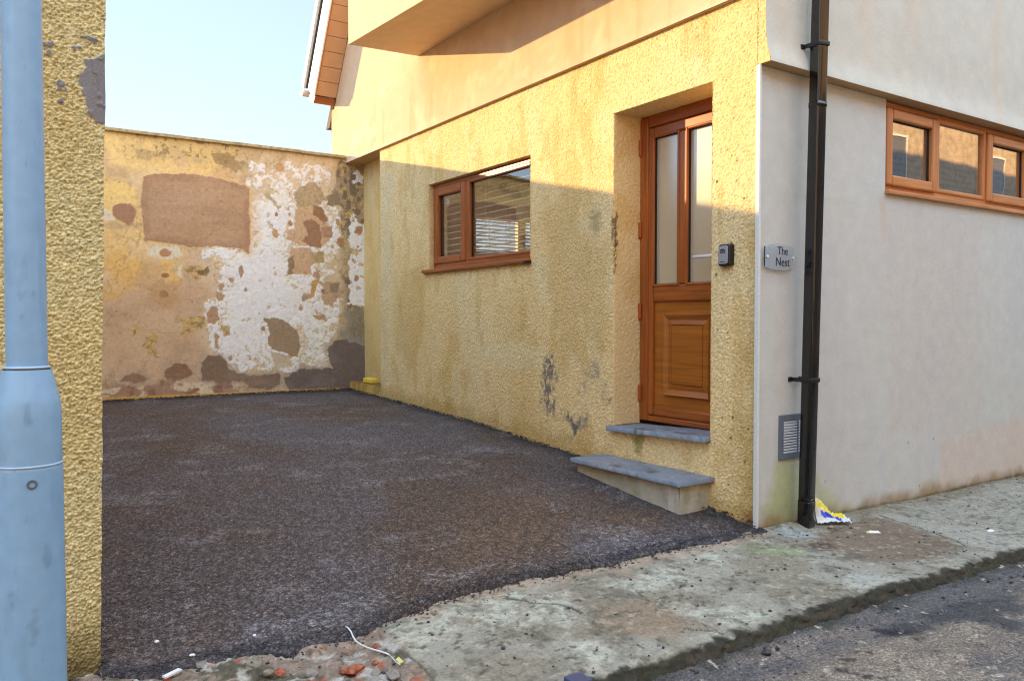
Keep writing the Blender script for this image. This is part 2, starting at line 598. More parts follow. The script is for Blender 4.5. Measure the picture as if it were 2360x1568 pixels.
# road with its gutter channel
u = np.concatenate([span(-12, -4, 0.1), span(-4, 4.5, 0.012)[1:], span(4.5, 16, 0.1)[1:]])
v = np.concatenate([span(-6.6, -3.3, 0.15), span(-3.3, -1.0, 0.012)[1:], [-0.985, -0.97, -0.955, -0.94]])
U, V = grid(u, v)
p = Paint(U, V, (124, 114, 102))
n1 = fbm(U * 2.2, V * 3.2, 41, 4); n2 = fbm(U * 9, V * 9, 42, 4)
p.lay(sstep(0.46, 0.66, n1), (98, 94, 92), var=0.2)
p.lay(sstep(0.56, 0.7, n2) * 0.8, (140, 130, 116), var=0.2)
gut = sstep(KERB - 0.34, KERB - 0.27, V + (fbm(U * 6, V * 6, 43) - 0.5) * 0.06)
p.lay(gut * 0.95, (88, 87, 88), var=0.08)
p.lay(gut * sstep(0.5, 0.65, fbm(U * 3, V * 10, 44)) * 0.7, (122, 112, 104), var=0.1)
p.lay(sstep(KERB - 0.13, KERB - 0.03, V + (n2 - 0.5) * 0.16), (62, 64, 60), var=0.4)
p.poly(zuv(c5, [(1150, 1260), (1330, 1220), (1500, 1120), (1650, 1060), (2000, 990), (2229, 960), (2229, 1330), (1900, 1240), (1560, 1260), (1400, 1330), (1200, 1310)], -0.09),
       (58, 60, 64), amp=0.07, f=12, soft=0.05, op=0.85, var=0.5)
p.poly(zuv(c5, [(1100, 1240), (1350, 1260), (1460, 1290), (1250, 1320)], -0.09), (36, 37, 40), amp=0.03, f=25, soft=0.02, op=0.9, var=0.4)
speck = sstep(0.74, 0.8, vn(U * 55, V * 55, 46) * 0.6 + vn(U * 23, V * 23, 47) * 0.4)
p.lay(speck * 0.8, (44, 44, 46))
p.lay(sstep(0.80, 0.85, vn(U * 60, V * 60, 48) * 0.6 + vn(U * 20, V * 20, 49) * 0.4), (170, 162, 148))
zz = -0.045 + np.interp(V, [-1.6, -1.36, -1.30, -1.2, -1.1, -1.02], [0.014, 0.008, -0.004, -0.016, -0.014, -0.002]) + (fbm(U * 7, V * 7, 50) - 0.5) * 0.016 + (fbm(U * 40, V * 40, 51, 3) - 0.5) * 0.006
zz = zz + z_pave(U, V * 0)
g = GM(); g.add(np.stack([U, V, zz], -1), p.c, (0, 0, 1), skirt=0)
tag(g.build('road', M['road']), kind='structure')
b = MB(); b.box((-60, -6.7, -0.20), (60, -6.55, 0.02)); b.box((-60, -6.5, -0.26), (-12, -1.0, -0.1)); b.box((16, -6.5, -0.26), (60, -1.0, -0.13))
tag(b.build('far_road', M['road']), kind='structure')

# pavement: old concrete, with the worn kerb edge
asph_px = [c3(*q) for q in [(-60, 905), (45, 905), (200, 955), (430, 955), (570, 890), (650, 880), (800, 850), (1000, 815), (1050, 790), (1250, 790), (1400, 740), (1550, 710), (1650, 700), (1800, 650), (1880, 620), (1900, 580), (2000, 540), (2150, 500), (2250, 440), (2360, 415)]]
asph_px += [c4(*q) for q in [(470, 700), (640, 660), (850, 610), (960, 600), (1100, 560), (1200, 550), (1330, 540), (1450, 490), (1600, 460), (1700, 440), (1900, 400), (2050, 380), (2200, 335), (2250, 325)]]
EDGE = np.array(sorted([tuple(at(x, y, 2, 0.006)[:2]) for x, y in asph_px]))


def asph_edge(X):
    return np.interp(X, EDGE[:, 0], EDGE[:, 1]) + (fbm(X * 14, X * 0, 61, 3) - 0.5) * 0.03 + (vn(X * 70, X * 0, 62) - 0.5) * 0.016


u = np.concatenate([span(-12, -4.2, 0.1), span(-4.2, 4.2, 0.010)[1:], span(4.2, 16, 0.1)[1:]])
t = np.concatenate([span(-0.10, 0.0, 0.007)[:-1], span(0.0, 1.25, 0.010)])   # metres back from the kerb line
U, T = grid(u, t)
ky = kerb_y(U)
drop = np.interp(T, [-0.10, -0.072, -0.05, -0.015, 0.012], [-0.085, -0.055, -0.036, -0.010, 0.0])
V = ky + np.where(T < 0, T * 0.62, T)
clump = (fbm(U * 24, (T + drop) * 24, 66, 4) - 0.5) * sstep(0.03, -0.02, T)
V = V + clump * 0.028
p = Paint(U, V, (156, 154, 142))
n1 = fbm(U * 3.0, V * 3.6, 71, 5); n2 = fbm(U * 11, V * 11, 72, 5); n3 = fbm(U * 30, V * 30, 73, 3)
p.lay(sstep(0.42, 0.6, n1) * 0.8, (142, 134, 118), var=0.15)
p.lay(sstep(0.5, 0.62, n2) * 0.55, (130, 126, 114), var=0.15)
for pts in ([(0, 880), (300, 760), (700, 700), (1000, 690), (1100, 780), (1060, 900), (600, 910), (400, 870), (380, 1000), (100, 1050), (-100, 1030), (-60, 900)],
            [(1230, 640), (1500, 640), (1650, 550), (1800, 600), (1700, 680), (1500, 720)],
            [(1720, 790), (1950, 780), (2150, 800), (2380, 850), (2150, 940), (1960, 900)],
            [(980, 1010), (1200, 1000), (1330, 1080), (1200, 1150), (1050, 1120)],
            [(1850, 480), (2000, 470), (2100, 540), (2000, 590)]):
    m_ = p.mask(zuv(c4, pts), 0.08, 13, 0.06)
    p.lay(m_ * (0.25 + 0.7 * sstep(0.36, 0.58, fbm(U * 24, V * 24, 70, 4))), (186, 188, 174), var=0.15)
p.poly(zuv(c5, [(880, 830), (1080, 760), (1290, 800), (1180, 870), (1000, 900)]), (178, 180, 172), amp=0.05, f=14, soft=0.05, op=0.65, var=0.2)
p.poly(zuv(c4, [(1250, 790), (1600, 740), (1700, 800), (1850, 930), (1700, 1010), (1400, 960), (1200, 900)]), (148, 128, 106), amp=0.05, f=12, soft=0.05, op=0.7, var=0.15)
p.poly(zuv(c5, [(1170, 310), (2300, 60), (2700, 150), (2600, 480), (2229, 540), (2080, 590), (1730, 490)]), (164, 164, 154), amp=0.008, soft=0.008, op=0.7, var=0.25)
p.poly(zuv(c5, [(700, 470), (1000, 350), (1150, 320), (1700, 490), (1780, 580), (1400, 650), (1150, 690), (700, 560)]), (122, 104, 88), amp=0.04, f=12, soft=0.04, op=0.85, var=0.2)
p.poly(zuv(c5, [(640, 540), (800, 530), (860, 560), (760, 590), (660, 580)]), (84, 68, 54), amp=0.02, soft=0.02, op=0.85, var=0.2)
p.poly(zuv(c5, [(100, 600), (300, 550), (500, 560), (660, 620), (560, 660), (300, 640)]), (142, 150, 112), amp=0.04, f=15, soft=0.04, op=0.7, var=0.2)
p.poly(zuv(c5, [(60, 680), (300, 640), (620, 660), (720, 760), (420, 830), (160, 800)]), (134, 128, 110), amp=0.05, f=15, soft=0.04, op=0.7, var=0.3)
p.poly(zuv(c5, [(350, 470), (470, 440), (640, 440), (740, 485), (560, 500)]), (158, 166, 168), amp=0.02, soft=0.02, op=0.8)
# sandy strip along the asphalt and below the wall
ae = np.where(U < 0, asph_edge(U), 0.0)
p.lay(sstep(0.14, 0.03, ae - V + (n2 - 0.5) * 0.12) * (U < 0.05) * (U > -2.35) * 0.7, (174, 154, 134), var=0.15)
p.lay(sstep(0.10, 0.0, -V + (n2 - 0.5) * 0.12) * (U > 0.1) * 0.7, (122, 116, 92), var=0.3)
# broken, rubbly corner
rub = p.mask(zuv(c3, [(420, 1000), (560, 890), (650, 880), (1000, 810), (1250, 780), (1500, 700), (1880, 610), (1960, 690), (2060, 800), (2230, 960), (2300, 1100), (400, 1100)]), 0.03, 14, 0.015)
rub = np.maximum(rub, sstep(-2.9, -3.1, U) * sstep(-0.6, -0.4, V))
p.lay(rub, (142, 128, 116), var=0.25, f=20)
p.lay(rub * sstep(0.54, 0.64, n2), (160, 138, 122), var=0.2)
p.lay(rub * sstep(0.58, 0.66, fbm(U * 9, V * 9, 76)), (96, 92, 78), var=0.3)
p.lay(rub * sstep(0.60, 0.68, fbm(U * 13, V * 13, 77)), (180, 178, 172), var=0.2)
p.lay(rub * sstep(0.67, 0.72, fbm(U * 16, V * 16, 78)), (160, 100, 78), var=0.2)
# cracks and slab joints
def crack(P_, pts, wd=0.006, col=(66, 60, 48), op=0.9, f=20, am=0.012):
    d = np.full(P_.U.shape, 9.0)
    uu = P_.U + (fbm(P_.U * f, P_.V * f, 91) - 0.5) * am * 2; vv = P_.V + (fbm(P_.U * f, P_.V * f, 92) - 0.5) * am * 2
    for (a0, a1), (b0, b1) in zip(pts, pts[1:]):
        e0, e1 = b0 - a0, b1 - a1
        tt = np.clip(((uu - a0) * e0 + (vv - a1) * e1) / (e0 * e0 + e1 * e1), 0, 1)
        d = np.minimum(d, np.hypot(uu - a0 - e0 * tt, vv - a1 - e1 * tt))
    m_ = sstep(wd * 1.5, wd * 0.4, d) * op
    P_.lay(m_, col, None, 0.3)
    P_.h -= m_ * 0.006


crack(p, zuv(c4, [(690, 735), (830, 768), (1000, 775), (1080, 790), (1150, 830)]), 0.009)
crack(p, zuv(c4, [(1800, 930), (1950, 935), (2040, 955)]), 0.006)
crack(p, zuv(c5, [(1170, 310), (1450, 400), (1730, 490), (1800, 540), (2100, 560)]), 0.007)
crack(p, zuv(c5, [(2100, 440), (2300, 430)]), 0.006)
crack(p, zuv(c3, [(2010, 740), (2130, 850), (2250, 965)]), 0.006, (90, 80, 66))
crack(p, [(-6.0, -1.1), (-5.96, 0.1)], 0.008)
speck = sstep(0.70, 0.78, vn(U * 60, V * 60, 79) * 0.6 + vn(U * 27, V * 27, 80) * 0.4)
p.lay(speck * 0.75, (70, 66, 58))
p.lay(sstep(0.48, 0.66, n2) * sstep(0.46, 0.60, fbm(U * 30, V * 30, 82)) * 0.6, (98, 95, 82))
p.lay(sstep(0.52, 0.62, fbm(U * 48, V * 48, 83, 3)) * sstep(0.4, 0.6, n1) * 0.3, (84, 80, 68))
p.lay(sstep(0.66, 0.74, n3) * 0.4, (196, 190, 170))
# mossy dark kerb face
k3 = fbm(U * 16, (T + drop) * 16, 67, 5)
p.lay(sstep(0.028, -0.008, T + (k3 - 0.5) * 0.10), (56, 55, 46), var=0.5)
p.lay(sstep(0.0, -0.02, T) * sstep(0.54, 0.62, k3) * 0.8, (72, 66, 56), var=0.4)
p.lay(sstep(0.0, -0.02, T) * sstep(0.58, 0.66, fbm(U * 9, (T + drop) * 12, 68, 4)) * 0.6, (60, 64, 46), var=0.4)
p.c *= np.array([0.88, 0.87, 0.86])
zz = z_pave(U, V) + drop + p.h + (fbm(U * 4, V * 4, 74) - 0.5) * 0.010 + (n2 - 0.5) * 0.006 + (n3 - 0.5) * 0.003
zz += rub * (fbm(U * 17, V * 17, 75, 4) - 0.5) * 0.05
# the mortar fillet at the foot of the pipe
zz += 0.035 * np.exp(-((U - 0.22) / 0.12) ** 2 - ((V + 0.06) / 0.06) ** 2)
g = GM(); g.add(np.stack([U, V, zz], -1), p.c, (0, 0, 1), skirt=0)
tag(g.build('pavement', M['concrete']), kind='structure')

# driveway: a sloping sheet of coarse asphalt with a ragged front lip
u = span(-3.52, 0.02, 0.008)
t = np.concatenate([[0, 0.004, 0.008, 0.014, 0.022, 0.03], span(0.038, 1.6, 0.008), span(1.6, 6.42, 0.014)[1:]])
U, T = grid(u, t)
E0 = asph_edge(U)
V = E0 + T * (6.26 - E0) / 6.42
p = Paint(U, V, (90, 82, 82))
n1 = fbm(U * 1.3, V * 1.6, 101, 4); n2 = fbm(U * 6, V * 6, 102, 4)
p.lay(sstep(0.44, 0.62, n1) * 0.8, (86, 72, 62), var=0.2)
p.lay(sstep(0.5, 0.7, fbm(U * 1.1 + 5, V * 0.9, 103)) * 0.5, (92, 92, 100), var=0.2)
wc, wid = worley(U / 0.010, V / 0.010, 104)
p.c *= (0.62 + 0.8 * wid ** 1.4)[..., None]

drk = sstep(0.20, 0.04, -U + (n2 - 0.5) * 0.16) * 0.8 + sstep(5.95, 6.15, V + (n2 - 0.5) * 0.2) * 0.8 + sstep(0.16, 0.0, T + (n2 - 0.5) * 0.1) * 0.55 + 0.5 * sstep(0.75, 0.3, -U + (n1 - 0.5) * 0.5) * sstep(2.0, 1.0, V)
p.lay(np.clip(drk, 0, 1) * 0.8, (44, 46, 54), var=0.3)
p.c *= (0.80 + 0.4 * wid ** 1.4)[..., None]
c4b = crop(350, 1400, 1350 / 2360)
rusty = np.zeros(U.shape)
for c_, rx, ry in (((-1.35, 0.55), 0.45, 0.30), ((-1.0, 0.95), 0.35, 0.25), ((-0.75, 0.35), 0.35, 0.18), ((-1.75, 0.3), 0.25, 0.15)):
    rusty = np.maximum(rusty, np.exp(-((U - c_[0]) / rx) ** 2 - ((V - c_[1]) / ry) ** 2))
p.lay(rusty * sstep(0.52, 0.60, fbm(U * 36, V * 36, 106, 3)) * 0.4, (124, 96, 66), var=0.3)
p.lay(rusty * 0.25, (104, 84, 66), var=0.2)
pale = sstep(0.58, 0.72, fbm(U * 3.4, V * 5.5, 107, 5))
p.lay(pale * sstep(0.45, 0.62, fbm(U * 60, V * 60, 108, 2)) * 0.38, (150, 150, 156), var=0.2)
lip = np.interp(T, [0, 0.004, 0.014, 0.035, 0.2], [-0.012, 0.000, 0.005, 0.008, 0.006]) * np.interp(U, [-3.5, -1.2, -0.4, 0], [1.3, 1.0, 0.3, 0.0]) - 0.022 * sstep(-0.5, -0.02, U) * sstep(0.4, 0.0, T)
wc2, wid2 = worley(U / 0.02, V / 0.02, 109)
near = np.exp(-T / 0.25)
p.c *= 1 + (np.exp(-T / 1.1) * (0.95 * (wid2 - 0.45)))[..., None]
zz = z_drive(V) + lip + (n2 - 0.5) * 0.012 + (0.5 - wc) * 0.005 + near * (0.5 - wc2) * 0.009
zz += sstep(-0.10, 0.0, U) * 0.014 * vn(U * 50, V * 50, 110) + sstep(6.1, 6.22, V) * 0.02 * vn(U * 40, V * 40, 111)
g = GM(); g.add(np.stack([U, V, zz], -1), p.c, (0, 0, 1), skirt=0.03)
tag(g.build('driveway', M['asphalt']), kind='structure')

# ------------------------------------------------------------------ house
house = empty('house', (0, 0, 0), 'yellow roughcast house with a smooth cream upper storey and a brown front door', 'house')
WIN = (2.327, 4.115, 1.722, 2.595)      # Y0 Y1 Z0 Z1 of the side window
DOOR = (0.358, 1.280, 0.455, 2.712)
DRIP = 3.152


def rough_h(a, b, s, cell=0.0095):
    d, i = worley(a / cell + (vn(a * 90, b * 90, s + 3) - 0.5) * 0.8, b / cell, s)
    return np.clip(1.0 - d * 1.15, 0, 1) * 0.0062 + (fbm(a * 150, b * 150, s + 1, 2) - 0.5) * 0.008, i


def yellow(P_, Y, Z):
    n1 = fbm(Y * 1.6, Z * 0.7, 201, 4); n2 = fbm(Y * 7, Z * 3, 202, 4)
    P_.lay(sstep(0.40, 0.75, n1) * 0.55, (214, 186, 124), var=0.12, f=9)
    P_.lay(sstep(0.46, 0.78, fbm(Y * 4, Z * 1.1, 203, 4)) * 0.4, (216, 204, 164), var=0.08)
    P_.lay(sstep(0.58, 0.72, n2) * 0.4, (200, 166, 98), var=0.1)


g = GM()
u = span(0.012, 5.29, 0.0062, (WIN[0], WIN[1], DOOR[0], DOOR[1]))
v = span(-0.08, DRIP + 0.01, 0.0062, (WIN[2], WIN[3], DOOR[2], DOOR[3]))
Y, Z = grid(u, v)
p = Paint(Y, Z, (230, 206, 154))
yellow(p, Y, Z)


def yz(cr, pts):
    return uv(cr, pts, 0, 0.0, 1, 2)


D0 = lambda x, y: (x, y)
# bleached band beside the window's end and pale dabs
p.poly(yz(D0, [(880, 400), (905, 400), (900, 880), (880, 880)]), (214, 206, 170), amp=0.06, f=8, soft=0.06, op=0.5)
for c_, r in (((1075, 292), (0.10, 0.07)), ((985, 330), (0.10, 0.05)), ((1390, 290), (0.05, 0.14)), ((1400, 640), (0.06, 0.25)), ((1250, 640), (0.10, 0.20)), ((1180, 820), (0.5, 0.12))):
    q = at(*c_, 0, 0.0)
    p.blob((q[1], q[2]), r, (226, 212, 168), amp=0.03, f=14, soft=0.05, op=0.6)
# ochre water marks between window and door
for pts in ([(1255, 450), (1330, 440), (1350, 700), (1300, 860), (1270, 700)], [(1340, 560), (1400, 560), (1412, 800), (1360, 830)], [(920, 600), (975, 640), (960, 860), (915, 800)]):
    p.poly(yz(D0, pts), (196, 164, 100), amp=0.10, f=5, soft=0.10, op=0.45)
# grey cement smears beside the step
cs = crop(2050, 1250, 450 / 1568)
for pts, op in (([(-20, 330), (60, 300), (110, 420), (130, 560), (60, 640), (90, 900), (90, 1080), (0, 1110), (-60, 900), (-40, 600)], 0.85),
                ([(230, 1030), (320, 1080), (350, 1150), (400, 1230), (420, 1320), (340, 1340), (320, 1180), (240, 1080)], 0.9),
                ([(440, 1070), (520, 1060), (560, 1160), (480, 1200), (400, 1260), (380, 1200)], 0.7),
                ([(560, 430), (640, 400), (680, 560), (620, 580), (530, 600)], 0.45),
                ([(690, 560), (760, 600), (810, 740), (840, 900), (740, 860), (720, 700)], 0.65),
                ([(420, 660), (500, 660), (520, 740), (440, 720)], 0.5)):
    m_ = p.mask(yz(cs, pts), 0.06, 22, 0.045) * op
    p.lay(m_ * sstep(0.30, 0.52, fbm(Y * 42, Z * 30, 209, 3)), (100, 103, 110), var=0.3)
# green growth below the door sill, and along the foot of the wall
p.poly(yz(cs, [(1120, 1300), (1300, 1290), (1260, 1450), (1230, 1600), (1180, 1600), (1150, 1450)]), (132, 134, 54), amp=0.03, f=18, soft=0.03, op=0.75, var=0.3)
gz = np.interp(Y, [0, 0.35, 1.7, 3.18, 5.3], [0.0, 0.03, 0.18, 0.27, 0.34])
p.lay(sstep(0.20, 0.02, Z - gz + (fbm(Y * 6, Z * 6, 205) - 0.5) * 0.2) * 0.55, (172, 142, 74), var=0.2)
p.lay(sstep(0.16, 0.0, Y + (fbm(Y * 6, Z * 4, 206) - 0.5) * 0.16) * sstep(2.2, 1.4, Z) * 0.5, (164, 134, 66), var=0.2)
p.lay(sstep(0.05, 0.0, Y) * sstep(1.2, 0.1, Z + (fbm(Y * 6, Z * 4, 207) - 0.5) * 0.5) * 0.6, (120, 116, 56), var=0.2)
p.lay(sstep(0.14, 0.02, Y) * sstep(0.13, 0.04, Z + (fbm(Y * 20, Z * 20, 208) - 0.5) * 0.08) * 0.8, (128, 76, 54), var=0.2)
q = at(1668, 612, 0, 0)
p.blob((q[1], q[2]), (0.03, 0.022), (172, 112, 36), amp=0.02, soft=0.02, op=0.75)
# dark crack in the render at the door arris
p.poly(yz(D0, [(1409, 500), (1416, 500), (1416, 560), (1411, 560)]), (84, 58, 36), amp=0.02, soft=0.01, op=0.7)
p.blob(tuple(at(1372, 510, 0, 0)[1:]), (0.06, 0.09), (140, 130, 100), amp=0.03, soft=0.05, op=0.6)
rng = np.random.RandomState(4)
for _ in range(26):
    p.blob((rng.uniform(0.03, 0.33), rng.uniform(0.2, 2.6)), rng.uniform(0.004, 0.009), (70, 50, 36), amp=0.003, soft=0.003, op=0.85)
h, i = rough_h(Y, Z, 210)
p.c *= (0.80 + 0.36 * i)[..., None]
lump = (fbm(Y * 3, Z * 3, 213) - 0.5) * 0.02
P3 = np.stack([-h - lump * 0.3 + 0.003, Y, Z], -1)
g.add(P3, p.c, (-1, 0, 0), holes(u, v, [WIN, DOOR]), 0.03)


def bell(Z):                    # the front upper wall kicks out to a drip at its foot
    return -0.046 - 0.040 * np.exp(-(np.maximum(Z - 2.725, 0) / 0.10) ** 1.5)


# the corner above the drip, returning to the kicked-out front
s_ = np.linspace(0, 1, 12); v = span(2.725, DRIP + 0.01, 0.0085)
S, Z = grid(s_, v)
Yc = bell(Z) * (1 - S) + 0.012 * S
p = Paint(Yc, Z, (230, 206, 154)); yellow(p, Yc, Z)
h, i = rough_h(Yc, Z, 210)
p.c *= (0.80 + 0.36 * i)[..., None]
g.add(np.stack([-h + 0.003, Yc, Z], -1), p.c, (-1, 0, 0), None, 0.03)
# reveals of the door and of the window (inner faces of the openings)
def reveal(Ya, Yb, Za, Zb, depth, N):
    x = span(0.0, depth, 0.0085)
    if Ya == Yb:
        A, B = grid(x, span(Za, Zb, 0.0085)); YY = np.full(A.shape, Ya); ZZ = B
    else:
        A, B = grid(x, span(Ya, Yb, 0.0085)); YY = B; ZZ = np.full(A.shape, Za)
    pp = Paint(B, A, (222, 200, 150))
    pp.lay(sstep(0.5, 0.7, fbm(B * 4, A * 4, 221)) * 0.5, (206, 172, 108), var=0.1)
    if depth > 0.2 and N[1] < 0:
        pp.poly([(1.55, 0.0), (1.95, 0.0), (2.0, 0.035), (1.8, 0.03), (1.6, 0.012)], (96, 70, 44), amp=0.02, f=40, soft=0.01, op=0.9, var=0.3)
    hh, ii = rough_h(B, A + 5, 222)
    hh = hh * sstep(0.0, 0.02, A) * 0.8 - 0.001
    pp.c *= (0.92 + 0.16 * ii)[..., None]
    g.add(np.stack([A - 0.003, YY + N[1] * hh, ZZ + N[2] * hh], -1), pp.c, N, None, 0)


reveal(DOOR[1], DOOR[1], 0.47, DOOR[3], 0.262, (0, -1, 0))
reveal(DOOR[0], DOOR[0], 0.47, DOOR[3], 0.262, (0, 1, 0))
reveal(DOOR[0], DOOR[1], DOOR[3], DOOR[3], 0.262, (0, 0, -1))
reveal(WIN[1], WIN[1], WIN[2], WIN[3], 0.07, (0, -1, 0))
reveal(WIN[0], WIN[0], WIN[2], WIN[3], 0.07, (0, 1, 0))
reveal(WIN[0], WIN[1], WIN[3], WIN[3], 0.07, (0, 0, -1))
# the set-back strip at the rear and its plinth
u = span(5.26, 6.24, 0.0085); v = span(0.30, DRIP + 0.01, 0.0085)
Y, Z = grid(u, v)
p = Paint(Y, Z, (218, 192, 136)); yellow(p, Y, Z)
h, i = rough_h(Y, Z, 230)
p.c *= (0.93 + 0.14 * i)[..., None]
g.add(np.stack([0.203 - h * 0.6, Y, Z], -1), p.c, (-1, 0, 0), None, 0)
x = span(0.0, 0.2, 0.02); A, B = grid(x, span(0.0, DRIP, 0.02))
g.add(np.stack([A, np.full(A.shape, 5.29), B], -1), np.ones(A.shape + (3,)) * lin((206, 182, 132)), (0, 1, 0), None, 0)
g.build('lower_wall', M['roughcast'], house)

g = GM()
u = span(5.29, 6.24, 0.01); v = span(0.28, 0.475, 0.01)
Y, Z = grid(u, v)
p = Paint(Y, Z, (196, 166, 84)); yellow(p, Y, Z)
p.lay(sstep(0.5, 0.6, fbm(Y * 12, Z * 12, 233)) * 0.6, (160, 130, 70), var=0.2)
h, i = rough_h(Y, Z, 231)
g.add(np.stack([-h + 0.003, Y, Z], -1), p.c, (-1, 0, 0), None, 0)
A, B = grid(span(0.0, 0.205, 0.01), u)
h, i = rough_h(B, A, 232)
p = Paint(B, A, (150, 122, 84)); p.lay(sstep(0.45, 0.6, fbm(B * 14, A * 14, 234)), (112, 88, 64), var=0.2)
g.add(np.stack([A - 0.003, B, 0.472 + h * 0.7], -1), p.c, (0, 0, 1), None, 0)
g.build('plinth', M['roughcast'], house)

# smooth upper storey: gable wall toward the driveway, drip edge, front wall
def gable_top(Y):
    return np.minimum(np.where(Y > 4.65, 4.03 + (6.534 - Y) * 1.66, 5.35 + (Y + 0.05) * 0.38), 7.1)


g = GM()
u = span(-0.042, 6.70, 0.03); s_ = np.linspace(0, 1, 90)
Y, S = grid(u, s_)
top = np.maximum(gable_top(Y), 3.9)
Z = DRIP + S * (top - DRIP)
p = Paint(Y, Z, (216, 188, 158))
p.lay(sstep(0.45, 0.7, fbm(Y * 3, Z * 0.7, 241)) * 0.5, (224, 192, 160), var=0.05)
p.lay(sstep(0.62, 0.72, fbm(Y * 13, Z * 0.9, 242)) * sstep(4.2, 3.2, Z) * 0.35, (206, 160, 122), var=0.1)
p.lay(sstep(0.60, 0.72, fbm(Y * 5, Z * 5, 243)) * 0.3, (236, 220, 196))
wob = (fbm(Y * 0.9, Z * 0.9, 244) - 0.5) * 0.01
kick = -0.012 * np.exp(-(Z - DRIP) / 0.03)
g.add(np.stack([-0.026 + wob + kick, Y, Z], -1), p.c, (-1, 0, 0), None, 0.0)
A, B = grid(span(-0.038, 0.22, 0.02), span(-0.042, 6.70, 0.05))
p = Paint(B, A, (196, 160, 120))
g.add(np.stack([A, B, np.full(A.shape, DRIP)], -1), p.c, (0, 0, -1), None, 0)
A, B = grid(span(-0.03, 12.0, 0.4), span(DRIP, 4.0, 0.1))
g.add(np.stack([A, np.full(A.shape, 6.70), B], -1), np.ones(A.shape + (3,)) * lin((222, 200, 172)), (0, 1, 0), None, 0)
g.build('gable_wall', M['smooth_render'], house)
g = GM()
Y, S = grid(span(-0.042, 6.70, 0.05), np.linspace(0, 1, 3))
Z = DRIP + (0.002 + 0.004 * S)
g.add(np.stack([np.full(Y.shape, -0.040) + 0.003 * S + (fbm(Y * 3, Y * 0, 245) - 0.5)[..., ] * 0.003, Y, Z], -1), np.ones(Y.shape + (3,)) * lin((238, 224, 200)), (-1, 0, 0), None, 0.01)
g.build('drip_highlight_bead', M['smooth_render'], house)  # bead paler than the wall: the edge's thin highlight is in its colour

FWIN = (1.30, 3.40, 2.085, 2.722)
g = GM()
u = np.concatenate([span(0.0, 3.5, 0.014, (FWIN[0], FWIN[1])), span(3.5, 12, 0.2)[1:]])
v = span(-0.15, 2.722, 0.014, (FWIN[2],))
X, Z = grid(u, v)
p = Paint(X, Z, (195, 199, 196))
p.lay(sstep(0.42, 0.7, fbm(X * 1.5, Z * 0.8, 251)) * 0.5, (190, 194, 196), var=0.04)
p.lay(sstep(0.56, 0.72, fbm(X * 9, Z * 0.6, 252)) * sstep(2.6, 0.6, Z) * 0.18, (200, 190, 178), var=0.06)


def xz(cr, pts):
    return uv(cr, pts, 1, 0.0, 0, 2)


cf = crop(2800, 1500, 400 / 1140)
p.poly(xz(cf, [(320, 660), (470, 660), (540, 760), (560, 900), (560, 1360), (190, 1380), (180, 1180), (250, 1000), (290, 850)]), (172, 182, 124), amp=0.05, f=9, soft=0.05, op=0.75, var=0.1)
p.poly(xz(cf, [(160, 1150), (560, 1100), (560, 1390), (140, 1400)]), (150, 150, 108), amp=0.06, f=9, soft=0.05, op=0.45, var=0.15)
p.poly(xz(cf, [(745, 850), (860, 950), (960, 1050), (1100, 1130), (1100, 1300), (740, 1300)]), (178, 186, 136), amp=0.05, f=9, soft=0.06, op=0.6, var=0.1)
p.poly(xz(D0, [(2020, 1170), (2110, 1130), (2165, 1090), (2165, 1160), (2060, 1200)]), (186, 168, 144), amp=0.05, f=10, soft=0.04, op=0.5)
p.poly(xz(D0, [(2166, 1020), (2420, 940), (2420, 1120), (2166, 1160)]), (206, 188, 174), amp=0.012, f=10, soft=0.03, op=0.5)
p.poly(xz(D0, [(2040, 480), (2260, 520), (2260, 1060), (2165, 1080), (2165, 980), (2050, 1000)]), (196, 190, 184), amp=0.05, f=4, soft=0.05, op=0.4)
p.poly(xz(D0, [(2024, 460), (2040, 465), (2040, 560), (2030, 560)]), (196, 168, 148), amp=0.02, f=10, soft=0.03, op=0.4)
gz = z_pave(X, X * 0)
p.lay(sstep(0.10, 0.0, Z - gz + (fbm(X * 7, Z * 7, 253) - 0.5) * 0.12) * 0.75, (146, 122, 84), var=0.3)
p.lay(sstep(0.025, 0.0, Z - gz + (fbm(X * 17, Z * 17, 254) - 0.5) * 0.03) * 0.8, (84, 78, 50), var=0.3)
for c_ in ((1902, 1108), (2118, 1118), (2150, 1010), (1873, 1040), (2092, 1020)):
    q = at(*c_, 1, 0); p.blob((q[0], q[2]), 0.006, (96, 84, 72), amp=0.004, soft=0.003, op=0.8)
hh = (fbm(X * 1.1, Z * 1.1, 255) - 0.5) * 0.008
g.add(np.stack([X, -0.002 + hh * sstep(0, 0.2, X) * (Z < 2.0), Z], -1), p.c, (0, -1, 0), holes(u, v, [FWIN]), 0.0)
